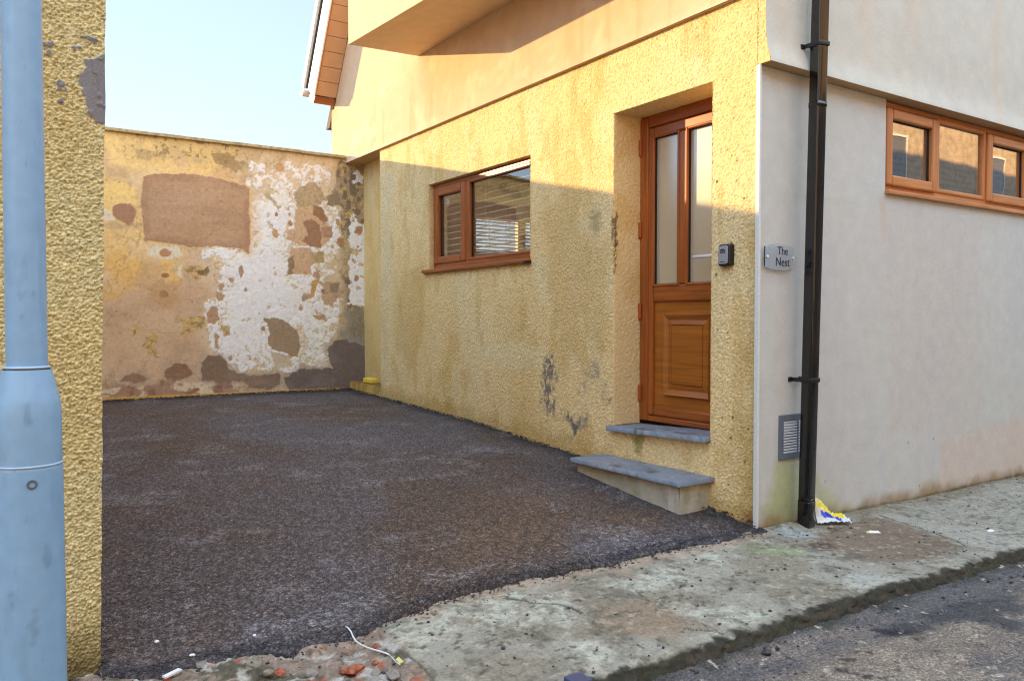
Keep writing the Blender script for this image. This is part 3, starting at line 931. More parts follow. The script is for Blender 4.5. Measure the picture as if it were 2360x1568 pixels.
# the upper front wall with its kicked-out foot
v = np.concatenate([span(2.725, 2.90, 0.006), span(2.90, 3.4, 0.03)[1:], span(3.4, 5.4, 0.3)[1:]])
u = np.concatenate([span(-0.004, 3.5, 0.02), span(3.5, 12, 0.2)[1:]])
X, Z = grid(u, v)
p = Paint(X, Z, (200, 200, 190))
p.lay(sstep(0.42, 0.7, fbm(X * 1.5, Z * 0.8, 256)) * 0.5, (196, 196, 190), var=0.04)
p.lay(sstep(0.5, 0.7, fbm(X * 7, Z * 0.9, 257)) * 0.25, (214, 190, 160), var=0.04)
g.add(np.stack([X, bell(Z) + (fbm(X * 0.8, Z * 0.8, 258) - 0.5) * 0.01, Z], -1), p.c, (0, -1, 0), None, 0.0)
A, B = grid(u, np.linspace(0, 1, 4))
Yb = -0.088 * (1 - B) + 0.05 * B
g.add(np.stack([A, Yb + (fbm(A * 0.8, A * 0 + 2.7 * 0.8, 258) - 0.5) * 0.01 * (1 - B), np.full(A.shape, 2.724)], -1), np.ones(A.shape + (3,)) * lin((188, 156, 116)), (0, 0, -1), None, 0)
g.build('front_wall', M['smooth_render'], house)

b = MB(); b.box((-0.011, -0.016, -0.02), (0.007, 0.014, 2.722), 0.003)
b.build('corner_bead', M['bead'], house)

# room behind the windows
MB().prism([(0.02, 0.02, 0.35), (11.9, 0.02, 0.35), (11.9, 6.44, 0.35), (0.215, 6.44, 0.35), (0.215, 5.27, 0.35), (0.02, 5.27, 0.35)], (0, 0, 0.10)).build('room_floor', M['room_floor'], house)
MB().prism([(0.02, 0.01, 2.86), (11.9, 0.01, 2.86), (11.9, 6.44, 2.86), (0.215, 6.44, 2.86), (0.215, 5.27, 2.86), (0.02, 5.27, 2.86)], (0, 0, 0.06)).build('ceiling', M['inner'], house)
RW = (1.93, 3.62, 2.13, 2.71)
for nm, a_, c_ in (('partition', (5.2, 0.3, 0.452), (5.3, 6.44, 2.858)),
                   ('end_wall', (11.9, 0.0, 0.0), (12.0, 6.7, 5.0)),
                   ('rear_wall', (0.21, 6.45, 0.0), (RW[0], 6.60, 3.14)), ('rear_wall', (RW[1], 6.45, 0.0), (11.9, 6.60, 3.14)),
                   ('rear_wall', (RW[0], 6.45, 0.0), (RW[1], 6.60, RW[2])), ('rear_wall', (RW[0], 6.45, RW[3]), (RW[1], 6.60, 3.14))):
    MB().box(a_, c_).build(nm, M['inner'], house)
# roof, verge and gutter
b = MB()
prof = [(-0.35, 5.27), (4.65, 7.20), (6.62, 3.98), (6.88, 3.56), (6.88, 3.74), (4.65, 7.42), (-0.35, 5.43)]
b.prism([(-0.02, y, z) for y, z in [(-0.35, 5.27), (4.65, 7.18), (6.80, 3.70), (6.92, 3.70), (4.65, 7.40), (-0.35, 5.44)]], (12.1, 0, 0))
b.build('roof', M['roof'], house)
sl = Vector((0, -1, 1.66)).normalized()
def verge(name, x0, x1, y, z, depth, m, n=1, ln=3.4, thick=0.02):
    """a board running up the rake: face between x0..x1, depth measured square to the slope"""
    nrm = Vector((0, 1.66, 1)).normalized()
    for k in range(n):
        bb = MB()
        s0 = ln * k / n + 0.0; s1 = ln * (k + 1) / n - (0.007 if n > 1 else 0)
        a = Vector((0, y, z)) + sl * s0; c = Vector((0, y, z)) + sl * s1
        pts = [Vector((x0, a.y, a.z)), Vector((x0, c.y, c.z)), Vector((x0, c.y, c.z)) + nrm * depth, Vector((x0, a.y, a.z)) + nrm * depth]
        bb.prism(pts, (x1 - x0, 0, 0))
        bb.build(name, m, house)


verge('verge_soffit', -0.285, -0.028, 6.545, 4.02, 0.02, M['soffit_wood'], 18, 3.3)
verge('verge_backing', -0.285, -0.03, 6.56, 4.03, 0.02, M['soffit_wood'], 1, 3.3)
verge('verge_edge_trim', -0.305, -0.2855, 6.535, 4.012, 0.035, M['wood_front_v'], 1, 3.3)
verge('barge_board', -0.323, -0.3055, 6.53, 4.00, 0.25, M['upvc_white'], 1, 3.3)
verge('verge_tile_edge', -0.329, -0.02, 6.78, 4.15, 0.05, M['roof'], 1, 3.25)
verge('dry_verge', -0.363, -0.331, 6.80, 4.15, 0.085, M['upvc_white'], 1, 3.2)
b = MB(); b.prism([(-0.3052, 6.53, 4.0), (-0.3052, 6.70, 4.10), (-0.3052, 6.76, 4.0), (-0.3052, 6.60, 3.93)], (0.27, 0, 0))
b.build('verge_end_cap', M['wood_h'], house)
b = MB()
ang = np.linspace(math.pi, 2 * math.pi, 12)
ring = [(6.86 + 0.062 * math.cos(t), 4.13 + 0.062 * math.sin(t)) for t in ang] + [(6.86 + 0.054 * math.cos(t), 4.13 + 0.054 * math.sin(t)) for t in ang[::-1]]
b.prism([(-0.36, y, z) for y, z in ring], (12.2, 0, 0))
b.prism([(-0.364, 6.86 + 0.064 * math.cos(t), 4.13 + 0.064 * math.sin(t)) for t in ang], (0.006, 0, 0))
b.build('gutter', M['upvc_white'], house)

# boxed-out bay over the driveway
b = MB()
b.prism([(-0.69, 0.4, 3.755), (-0.012, 0.4, 3.91), (-0.012, 4.29, 3.934), (-0.88, 4.056, 3.823)], (0, 0, 1.9))
b.build('bay', M['bay_render'], house)

# ------------------------------------------------------------------ windows and door of the house
def bars(name, lst, m, parent, bev=0.006):
    o = None
    for a, c in lst:
        o = MB().box(a, c, bev).build(name, m, parent)
    return o


def frame_rect(X0, X1, y0, y1, z0, z1, wd, bottom=None):
    """four bars of a rectangle in a YZ plane, butted"""
    wb = bottom or wd
    return ([((X0, y0, z0), (X1, y0 + wd, z1)), ((X0, y1 - wd, z0), (X1, y1, z1))],
            [((X0, y0 + wd, z0), (X1, y1 - wd, z0 + wb)), ((X0, y0 + wd, z1 - wd), (X1, y1 - wd, z1))])


wx = empty('side_window', (0.05, 3.2, 1.72), None, None); wx.parent = house
y0, y1, z0, z1 = WIN
V_, H_ = frame_rect(0.052, 0.125, y0, y1, z0 + 0.018, z1, 0.042, 0.055)
V_.append(((0.0525, 3.425, z0 + 0.073), (0.125, 3.475, z1 - 0.042)))
bars('frame', V_, M['wood_v'], wx, 0.008); bars('frame_rail', H_, M['wood_h'], wx, 0.008)
V2, H2 = frame_rect(0.040, 0.10, 3.466, 4.100, 1.790, 2.558, 0.088, 0.075)
sash = bars('sash', V2, M['wood_v'], wx, 0.014); bars('sash_rail', H2, M['wood_h'], wx, 0.014)
V3, H3 = frame_rect(0.046, 0.09, 2.362, 3.432, 1.790, 2.560, 0.036, 0.032)
bars('bead', V3, M['wood_v'], wx, 0.010); bars('bead_rail', H3, M['wood_h'], wx, 0.010)
V4, H4 = frame_rect(0.078, 0.094, 3.545, 4.020, 1.855, 2.478, 0.010)
V5, H5 = frame_rect(0.074, 0.090, 2.390, 3.404, 1.815, 2.532, 0.010)
bars('gasket', V4 + H4 + V5 + H5, M['rubber'], wx, 0)
b = MB(); b.box((0.082, 3.550, 1.860), (0.086, 4.016, 2.474)); b.build('pane', M['glass'], wx)
b = MB(); b.box((0.080, 2.394, 1.820), (0.084, 3.400, 2.528)); b.build('pane', M['glass'], wx)
b = MB(); b.box((-0.040, y0 - 0.012, 1.703), (0.06, 4.215, 1.738), 0.008); b.build('sill', M['wood_h'], wx)
b = MB(); b.box((-0.043, y0 - 0.022, 1.700), (-0.005, y0 + 0.05, 1.722), 0.004); b.build('sill_end_cap', M['rubber'], wx)

wf = empty('front_window', (2.35, 0.03, 2.09), None, None); wf.parent = house


def xbars(lst): return lst
def frame_rect_x(Y0, Y1, x0, x1, z0, z1, wd, bottom=None):
    wb = bottom or wd
    return ([((x0, Y0, z0), (x0 + wd, Y1, z1)), ((x1 - wd, Y0, z0), (x1, Y1, z1))],
            [((x0 + wd, Y0, z0), (x1 - wd, Y1, z0 + wb)), ((x0 + wd, Y0, z1 - wd), (x1 - wd, Y1, z1))])


V_, H_ = frame_rect_x(0.022, 0.09, 1.302, 3.398, 2.112, 2.720, 0.036, 0.050)
V_ += [((1.962, 0.0225, 2.162), (1.992, 0.09, 2.684)), ((2.672, 0.0225, 2.162), (2.722, 0.09, 2.684))]
bars('frame', V_, M['wood_front_v'], wf, 0.007); bars('frame_rail', H_, M['wood_front'], wf, 0.007)
for a, c in ((1.318, 1.966), (2.700, 3.372)):
    V2, H2 = frame_rect_x(-0.004, 0.06, a, c, 2.150, 2.674, 0.072)
    bars('sash', V2, M['wood_front_v'], wf, 0.012); bars('sash_rail', H2, M['wood_front'], wf, 0.012)
    b = MB(); b.box((a + 0.07, 0.034, 2.22), (c - 0.07, 0.038, 2.604)); b.build('pane', M['glass_front'], wf)
    V4, H4 = frame_rect_x(0.026, 0.044, a + 0.068, c - 0.068, 2.218, 2.606, 0.008)
    bars('gasket', V4 + H4, M['rubber'], wf, 0)
V3, H3 = frame_rect_x(0.012, 0.05, 1.982, 2.685, 2.155, 2.692, 0.034)
bars('bead', V3, M['wood_front_v'], wf, 0.009); bars('bead_rail', H3, M['wood_front'], wf, 0.009)
b = MB(); b.box((2.010, 0.036, 2.185), (2.656, 0.040, 2.662)); b.build('pane', M['glass_front'], wf)
b = MB(); b.box((1.296, -0.034, 2.083), (3.41, 0.04, 2.112), 0.006); b.build('sill', M['wood_front'], wf)

wr_ = empty('rear_window', (2.7, 6.5, 2.13), None, None); wr_.parent = house
V_, H_ = frame_rect_x(6.47, 6.55, RW[0], RW[1], RW[2], RW[3], 0.062)
V_ += [((2.705, 6.471, RW[2] + 0.062), (2.835, 6.55, RW[3] - 0.062))]
bars('frame', V_, M['wood_front_v'], wr_, 0.006); bars('frame_rail', H_, M['wood_front'], wr_, 0.006)
for a, c in ((RW[0] + 0.06, 2.706), (2.834, RW[1] - 0.06)):
    MB().box((a, 6.52, RW[2] + 0.06), (c, 6.524, RW[3] - 0.06)).build('pane', M['glass'], wr_)
dr = empty('front_door', (0.26, 0.82, 0.49), None, None); dr.parent = house
d0, d1 = DOOR[0], DOOR[1]
V_, H_ = frame_rect(0.250, 0.32, d0, d1, 0.492, 2.710, 0.086, 0.042)
bars('frame', V_, M['wood_v'], dr, 0.010); bars('frame_rail', H_, M['wood_h'], dr, 0.010)
l0, l1 = d0 + 0.084, d1 - 0.084
stiles = [((0.256, l1 - 0.052, 0.536), (0.31, l1, 2.622)), ((0.256, l0, 0.536), (0.31, l0 + 0.052, 2.622))]
rails = [((0.2565, l0 + 0.052, 0.536), (0.31, l1 - 0.052, 0.604)), ((0.2565, l0 + 0.052, 1.362), (0.31, l1 - 0.052, 1.482)), ((0.2565, l0 + 0.052, 2.548), (0.31, l1 - 0.052, 2.622))]
bars('stile', stiles + [((0.2560, 0.814, 1.482), (0.31, 0.896, 2.548))], M['wood_v'], dr, 0.012)
bars('rail', rails, M['wood_h'], dr, 0.012)
pm = MB(); pm.box((0.278, l0 + 0.045, 0.598), (0.30, l1 - 0.045, 1.368))
pan = pm.build('panel', M['wood_panel'], dr)
# raised and fielded moulding on the lower panel
b = MB()
def ringm(bb, y0, y1, z0, z1, x0, yi0, yi1, zi0, zi1, x1):
    o = [bb.bm.verts.new((x0, *q)) for q in ((y0, z0), (y1, z0), (y1, z1), (y0, z1))]
    i_ = [bb.bm.verts.new((x1, *q)) for q in ((yi0, zi0), (yi1, zi0), (yi1, zi1), (yi0, zi1))]
    for k in range(4): bb.bm.faces.new((o[k], o[(k + 1) % 4], i_[(k + 1) % 4], i_[k]))
    return i_


yA0, yA1, zA0, zA1 = 0.600, 1.040, 0.690, 1.276
ringm(b, yA0, yA1, zA0, zA1, 0.2778, yA0 + 0.008, yA1 - 0.008, zA0 + 0.008, zA1 - 0.008, 0.254)
ringm(b, yA0 + 0.008, yA1 - 0.008, zA0 + 0.008, zA1 - 0.008, 0.254, yA0 + 0.036, yA1 - 0.036, zA0 + 0.046, zA1 - 0.046, 0.2765)
i_ = ringm(b, yA0 + 0.036, yA1 - 0.036, zA0 + 0.046, zA1 - 0.046, 0.2765, yA0 + 0.068, yA1 - 0.068, zA0 + 0.078, zA1 - 0.078, 0.2685)
i2 = ringm(b, yA0 + 0.068, yA1 - 0.068, zA0 + 0.078, zA1 - 0.078, 0.2685, yA0 + 0.073, yA1 - 0.073, zA0 + 0.083, zA1 - 0.083, 0.277)
i3 = ringm(b, yA0 + 0.073, yA1 - 0.073, zA0 + 0.083, zA1 - 0.083, 0.277, yA0 + 0.079, yA1 - 0.079, zA0 + 0.089, zA1 - 0.089, 0.266)
b.bm.faces.new(i3)
b.build('panel_moulding', M['wood_panel'], dr)
for a, c in ((0.896, l1 - 0.052), (l0 + 0.052, 0.814)):
    b = MB(); b.box((0.284, a - 0.004, 1.478), (0.290, c + 0.004, 2.552)); b.build('pane', M['obscure'], dr)
    V4, H4 = frame_rect(0.272, 0.288, a + 0.0005, c - 0.0005, 1.4825, 2.5475, 0.010)
    bars('gasket', V4 + H4, M['rubber'], dr, 0)
    V5, H5 = frame_rect(0.2485, 0.272, a - 0.012, c + 0.012, 1.470, 2.560, 0.020)
    bars('bead', V5, M['wood_v'], dr, 0.008); bars('bead_rail', H5, M['wood_h'], dr, 0.008)
for z in (2.43, 1.83, 1.235, 0.635):
    b = MB(); b.box((0.232, 1.252, z), (0.2495, 1.279, z + 0.12), 0.008); b.build('hinge', M['hinge'], dr)
    
b = MB(); b.box((0.238, 0.43, 1.52), (0.2555, 0.462, 1.75), 0.005); b.build('handle_plate', M['steel'], dr)
b = MB(); b.tube([(0.245, 0.446, 1.655), (0.215, 0.446, 1.655), (0.207, 0.448, 1.655), (0.204, 0.456, 1.655), (0.204, 0.47, 1.655), (0.204, 0.70, 1.655)], 0.0125, 12)
b.build('handle', M['steel'], dr)

# slate door sill, split in the middle
def slate(name, Y0, Y1, X0, X1, z, th, parent, seed, tilt=0.0, stains=()):
    gg = GM()
    u = span(Y0, Y1, 0.008); v = span(X0, X1, 0.008)
    Y, X = grid(u, v)
    pp = Paint(Y, X, (118, 130, 146))
    pp.lay(sstep(0.45, 0.65, fbm(Y * 6, X * 6, seed)) * 0.6, (140, 144, 150), var=0.2)
    pp.lay(sstep(0.5, 0.62, fbm(Y * 10, X * 18, seed + 1)) * 0.5, (100, 108, 124), var=0.2)
    for (c0, c1), r in stains:
        pp.blob((c0, c1), r, (74, 62, 54), amp=0.05, f=26, soft=0.012, op=0.7, var=0.4)
    layer = np.round(fbm(Y * 5, X * 8, seed + 2, 3) * 7) / 7
    e = (fbm(Y * 22, Y * 0, seed + 3, 3) - 0.5) * 0.010
    Xe = X + (X < X0 + 0.02) * e
    top = z + (layer - 0.5) * 0.006 + tilt * (Y - (Y0 + Y1) / 2)
    gg.add(np.stack([Xe, Y, top], -1), pp.c, (0, 0, 1), None, th)
    return gg.build(name, M['slate'], parent)


sl1 = slate('door_sill', 0.362, 1.30, -0.05, 0.252, 0.482, 0.034, house, 301, -0.036, [((0.98, 0.0), (0.10, 0.03)), ((0.62, 0.03), (0.08, 0.03)), ((0.80, 0.06), (0.05, 0.02))])
b = MB(); b.box((0.012, 0.33, 0.30), (0.30, 1.30, 0.440)); b.build('sill_block', M['inner'], house)

# ------------------------------------------------------------------ doorstep
step = empty('doorstep', (-0.15, 0.86, 0.1), 'low rendered doorstep topped with two blue slates below the front door', 'doorstep')
g = GM()
u = span(0.36, 1.36, 0.01); v = span(-0.02, 0.215, 0.01)
Y, Z = grid(u, v)


def stepcol(A, B, s):
    pp = Paint(A, B, (176, 174, 160))
    pp.lay(sstep(0.45, 0.65, fbm(A * 6, B * 5, s)) * 0.7, (150, 150, 138), var=0.1)
    pp.lay(sstep(0.55, 0.7, fbm(A * 12, B * 3, s + 1)) * 0.5, (196, 196, 188), var=0.1)
    pp.lay(sstep(0.19, 0.22, B + (fbm(A * 8, B * 8, s + 2) - 0.5) * 0.06) * 0.5, (134, 104, 66), var=0.2)
    pp.lay(sstep(0.5, 0.6, fbm(A * 5 + 9, B * 4, s + 3)) * 0.35, (158, 152, 112), var=0.1)
    return pp


p = stepcol(Y, Z, 311)
g.add(np.stack([-0.266 + (fbm(Y * 6, Z * 6, 315) - 0.5) * 0.012, Y, Z], -1), p.c, (-1, 0, 0), None, 0)
A, B = grid(span(-0.266, 0.0, 0.01), v)
p = stepcol(A, B, 317)
p.poly([(-0.25, 0.22), (-0.2, 0.22), (-0.205, 0.1), (-0.235, 0.02)], (150, 160, 138), amp=0.02, soft=0.02, op=0.6)
g.add(np.stack([A, 0.36 + (fbm(A * 6, B * 6, 319) - 0.5) * 0.012, B], -1), p.c, (0, -1, 0), None, 0)
g.build('riser', M['step_render'], step)
slate('slate_tread', 0.92, 1.385, -0.315, -0.002, 0.247, 0.026, step, 321, 0.0, [((0.955, -0.255), (0.05, 0.03)), ((1.00, -0.2), (0.06, 0.012))])
slate('slate_tread', 0.320, 0.912, -0.315, -0.002, 0.246, 0.026, step, 331, 0.003, [((0.66, -0.20), (0.05, 0.022)), ((0.72, -0.16), (0.05, 0.012))])

# ------------------------------------------------------------------ rear boundary wall with its patched plaster
bw = empty('boundary_wall', (-1.7, 6.22, 0.3), 'tall patchy plastered boundary wall with flaking white paint across the driveway end', 'wall')
cw = crop(300, 440, 1200 / 1711)
WY = 6.22


def wp(*pts): return uv(cw, pts, 1, WY, 0, 2)


u = span(-3.5, 0.235, 0.0075); v = span(0.30, 3.235, 0.0075)
X, Z = grid(u, v)
p = Paint(X, Z, (194, 166, 136))
n1 = fbm(X * 1.7, Z * 1.7, 401, 5); n2 = fbm(X * 7, Z * 7, 402, 5); n3 = fbm(X * 26, Z * 26, 403, 4)
# ochre wash of the upper left, tan below
p.lay(sstep(1.55, 2.3, Z + (n1 - 0.5) * 1.4) * sstep(-0.9, -1.5, X + (n2 - 0.5) * 0.6), (214, 182, 122), var=0.08)
p.poly(wp((130, 740), (300, 720), (480, 760), (500, 860), (350, 900), (250, 950), (130, 940)), (210, 170, 102), amp=0.14, f=6, soft=0.08, op=0.8)
p.poly(wp((120, 330), (330, 320), (330, 460), (160, 450), (120, 480)), (220, 186, 118), amp=0.1, f=6, soft=0.07, op=0.6)
p.lay(sstep(0.5, 0.66, fbm(X * 4, Z * 4, 404)) * 0.5, (182, 150, 122), var=0.06)
p.lay(sstep(0.5, 0.66, fbm(X * 3 + 7, Z * 3, 405)) * 0.45, (204, 186, 160), var=0.06)
p.lay(sstep(0.60, 0.70, fbm(X * 9, Z * 9, 406)) * 0.5, (170, 146, 116), var=0.06)
# grimy band under the coping
band = sstep(2.86, 3.12, Z + (n2 - 0.5) * 0.5) * sstep(-2.75, -2.2, X)
p.lay(band * 0.55, (178, 152, 104), var=0.15)
p.poly(wp((640, 190), (800, 200), (900, 240), (960, 330), (860, 300), (700, 220)), (138, 114, 76), amp=0.07, f=16, soft=0.02, op=0.75, var=0.25)
p.poly(wp((300, 170), (450, 190), (440, 230), (320, 210)), (150, 126, 92), amp=0.06, f=18, soft=0.02, op=0.6, var=0.25)
p.lay(sstep(0.62, 0.68, n3) * band * 0.7, (104, 84, 58), var=0.3)
# right hand field: pale mottled
right = sstep(-1.32, -1.16, X + (n2 - 0.5) * 0.3)
p.lay(right * 0.8, (196, 174, 140), var=0.08)
p.lay(right * sstep(0.48, 0.56, n2) * 0.7, (176, 150, 112), var=0.12)
# surviving white paint
white = p.mask(wp((925, 240), (990, 255), (1000, 300), (1060, 250), (1120, 230), (1180, 270), (1250, 240), (1330, 290), (1350, 330), (1330, 390), (1370, 470), (1385, 560), (1390, 700), (1395, 820), (1290, 870), (1330, 900),
                (1390, 960), (1395, 1060), (1360, 1160), (1320, 1230), (1340, 1270), (1345, 1335), (1270, 1340), (1180, 1310), (1170, 1365), (1090, 1360), (1030, 1320), (1020, 1362),
                (920, 1345), (860, 1352), (800, 1335), (785, 1280), (700, 1230), (698, 1165), (680, 1100), (655, 1050), (690, 990), (735, 960), (725, 900), (755, 850), (755, 795),
                (720, 755), (660, 758), (650, 718), (700, 685), (800, 690), (900, 715), (925, 640), (915, 480), (930, 400), (895, 350)), 0.045, 13, 0.007)
upper = sstep(2.38, 2.75, Z)
flakes = sstep(0.52, 0.56, fbm(X * 11, Z * 11, 411, 5)) * upper * 0.95
flakes = np.maximum(flakes, sstep(0.70, 0.72, fbm(X * 13, Z * 13, 412, 5)))
flakes = np.maximum(flakes, sstep(-0.55, -0.2, X) * sstep(0.54, 0.57, fbm(X * 9, Z * 9, 413, 5)))
white = white * (1 - flakes)
wide = sstep(0.02, 0.6, np.clip(white, 0, 1))
fine = fbm(X * 34, Z * 34, 415, 4)
from_edge = p.mask(wp((960, 420), (1100, 430), (1100, 640), (1060, 700), (1080, 830), (1200, 900), (1220, 1010), (1280, 1100), (1200, 1060), (1000, 1060), (960, 1160), (900, 1280), (820, 1250), (790, 1120), (790, 950), (800, 800), (960, 720)), 0.08, 6, 0.12)
white = white * (1 - (1 - from_edge) * sstep(0.54, 0.60, fine) * 0.85)
ws2 = p.mask(wp((1445, 500), (1470, 520), (1485, 560), (1525, 570), (1525, 1010), (1470, 1000), (1440, 990), (1440, 700)), 0.03, 14, 0.006)
ws2 = np.maximum(ws2, p.mask(wp((1455, 300), (1480, 280), (1515, 320), (1510, 355), (1460, 350)), 0.03, 14, 0.006))
ws2 = ws2 * (1 - sstep(0.60, 0.63, fbm(X * 13, Z * 13, 414, 5)))
for extra in ([(345, 700), (430, 680), (520, 690), (560, 740), (480, 765), (370, 740)], [(120, 490), (180, 490), (180, 545), (120, 545)], [(520, 800), (545, 795), (540, 850), (528, 840)]):
    p.poly(wp(*extra), (206, 198, 180), amp=0.03, f=14, soft=0.01, op=0.85)
# patches beneath / beside the white
greyc = p.mask(wp((1385, 230), (1525, 250), (1525, 600), (1455, 560), (1440, 700), (1445, 980), (1525, 1020), (1525, 1230), (1380, 1190), (1400, 1050), (1385, 900), (1395, 700), (1390, 480), (1350, 400)), 0.05, 12, 0.012)
p.lay(greyc * 0.9, (150, 130, 102), var=0.15)
p.lay(greyc * sstep(0.46, 0.56, fbm(X * 22, Z * 14, 416, 4)) * 0.85, (108, 96, 82), var=0.2)
p.lay(greyc * sstep(0.58, 0.66, n3) * 0.8, (186, 158, 106), var=0.2)
gl = p.poly(wp((1390, 1060), (1525, 1000), (1525, 1220), (1400, 1195), (1380, 1150)), (128, 122, 108), amp=0.04, f=14, soft=0.02, op=0.8, var=0.25)
p.lay(p.mask(wp((900, 240), (1350, 240), (1400, 560), (1420, 1060), (1360, 1360), (780, 1370), (690, 1250), (640, 1040), (720, 880), (640, 700), (900, 700)), 0.10, 7, 0.10) * 0.45, (206, 190, 164), var=0.06)
p.lay(white, (228, 229, 228), 0.0035, var=0.05)
p.lay(ws2, (222, 226, 230), 0.0022, var=0.05)
p.lay(white * sstep(0.52, 0.62, fbm(X * 3.3, Z * 6, 418, 5)) * 0.35, (208, 196, 176), var=0.05)
p.lay(white * sstep(0.55, 0.7, fbm(X * 5, Z * 2, 419, 5)) * 0.3, (214, 210, 204), var=0.05)
halo = p.mask(wp((905, 420), (960, 440), (980, 620), (930, 740), (890, 760), (900, 600)), 0.03, 12, 0.05)
p.lay(halo * 0.6, (204, 180, 152), var=0.06)
# bare holes in the white field
def hole(pts, col, amp=0.018, op=1.0, var=0.14, f=18, h=-0.001, soft=0.006):
    return p.poly(wp(*pts), col, amp=amp, f=f, soft=soft, op=op, h=h, var=var)


hole([(1150, 400), (1190, 360), (1250, 350), (1300, 400), (1320, 440), (1250, 485), (1150, 490)], (168, 148, 118), 0.025, var=0.3)
hole([(1150, 490), (1240, 470), (1330, 560), (1350, 640), (1290, 700), (1180, 685), (1105, 650), (1110, 610), (1150, 600)], (190, 160, 128), 0.018)
hole([(1248, 465), (1290, 480), (1330, 555), (1300, 560), (1250, 520)], (146, 112, 84), 0.012)
hole([(1190, 560), (1240, 545), (1285, 570), (1290, 700), (1240, 690), (1180, 660), (1225, 630)], (150, 114, 88), 0.015)
hole([(1130, 700), (1230, 700), (1280, 760), (1235, 800), (1240, 838), (1110, 845), (1115, 760)], (188, 156, 126), 0.015)
hole([(1110, 760), (1145, 740), (1140, 835), (1112, 840)], (120, 104, 78), 0.02, op=0.8, var=0.3)
hole([(1230, 730), (1300, 720), (1300, 780), (1250, 780)], (170, 150, 108), 0.03, var=0.3)
hole([(1290, 590), (1350, 580), (1350, 640), (1300, 645)], (164, 132, 106), 0.015)
hole([(1320, 420), (1380, 400), (1395, 470), (1320, 470)], (140, 122, 100), 0.02)
hole([(1280, 880), (1390, 880), (1395, 950), (1345, 1010), (1300, 1000), (1290, 960), (1320, 930)], (176, 148, 120), 0.025)
hole([(1330, 890), (1385, 890), (1380, 940), (1340, 930)], (130, 114, 92), 0.02, op=0.8, var=0.3)
hole([(1240, 880), (1280, 860), (1250, 960), (1225, 975)], (182, 142, 92), 0.012)
hole([(1225, 1010), (1250, 1060), (1310, 1050), (1320, 1090), (1260, 1080)], (174, 142, 112), 0.015)
for c_, r in (((1048, 622), 18), ((1125, 570), 13), ((1478, 860), 13), ((1050, 520), 10), ((1180, 1022), 11), ((755, 905), 14), ((750, 955), 20), ((1205, 960), 20), ((885, 922), 8), ((812, 872), 14), ((805, 1290), 11), ((910, 1290), 9),
              ((1120, 520), 8), ((1270, 840), 20), ((1490, 605), 22), ((1395, 665), 22), ((1400, 1080), 18), ((1128, 1275), 12), ((980, 1130), 10), ((1070, 268), 24), ((1380, 560), 14), ((1300, 930), 10), ((1460, 760), 8), ((1485, 690), 7), ((1350, 690), 9)):
    q = at(*cw(*c_), 1, WY); rr = r * 0.0023
    p.blob((q[0], q[2]), (rr, rr * 1.15), [(182, 148, 110), (160, 124, 92), (170, 140, 112)][r % 3], amp=rr * 0.5, f=24, soft=0.005, h=-0.001, var=0.15)
hole([(855, 795), (872, 790), (878, 830), (860, 870), (845, 820)], (166, 134, 108), 0.008)
hole([(700, 1010), (735, 1010), (748, 1080), (720, 1110), (685, 1100), (680, 1050)], (168, 136, 110), 0.016)
hole([(755, 1115), (795, 1115), (805, 1165), (770, 1175)], (176, 150, 106), 0.015, var=0.35)
hole([(720, 1150), (745, 1170), (742, 1240), (722, 1230)], (176, 142, 114), 0.012)
hole([(970, 410), (1010, 410), (1070, 480), (1065, 510), (1030, 460)], (176, 158, 124), 0.02, var=0.3)
hole([(985, 1078), (1060, 1072), (1120, 1105), (1168, 1155), (1178, 1220), (1165, 1285), (1120, 1270), (1030, 1240), (1005, 1210), (1015, 1140)], (150, 128, 104), 0.014)
p.poly(wp((1180, 1100), (1215, 1180), (1200, 1290), (1175, 1290), (1185, 1200), (1150, 1100)), (198, 178, 150), amp=0.02, soft=0.02, op=0.7)
hole([(1020, 1250), (1120, 1280), (1130, 1330), (1050, 1340)], (184, 162, 132), 0.02, op=0.8)
# fresh brown cement patches
rect = wp((345, 318), (380, 306), (430, 302), (560, 300), (640, 310), (760, 332), (880, 365), (905, 382), (905, 480), (908, 640), (900, 730), (870, 700), (740, 688), (610, 690), (480, 668), (345, 655), (338, 560), (326, 450), (332, 380))
p.lay(p.mask(rect, 0.02, 14, 0.03, 0.035) * 0.5, (206, 172, 122), 0.002)
m1 = p.mask(rect, 0.012, 16, 0.006)
p.lay(m1, (170, 138, 108), 0.004, var=0.05, f=6)
edge = m1 * (1 - p.mask(rect, 0.02, 9, 0.05, -0.06))
p.lay(edge * 0.5, (146, 108, 84), var=0.1)
p.lay(m1 * sstep(0.52, 0.66, fbm(X * 2.5, Z * 4, 421, 4)) * 0.35, (180, 150, 124), var=0.05)
p.lay(m1 * sstep(0.5, 0.7, fbm(X * 1.6 + Z * 0.6, Z * 9, 424, 4)) * 0.35, (150, 120, 96), var=0.05)
dab = p.poly(wp((178, 480), (210, 458), (270, 460), (303, 500), (290, 550), (262, 575), (200, 545), (172, 515)), (154, 118, 94), amp=0.012, soft=0.008, h=0.003)
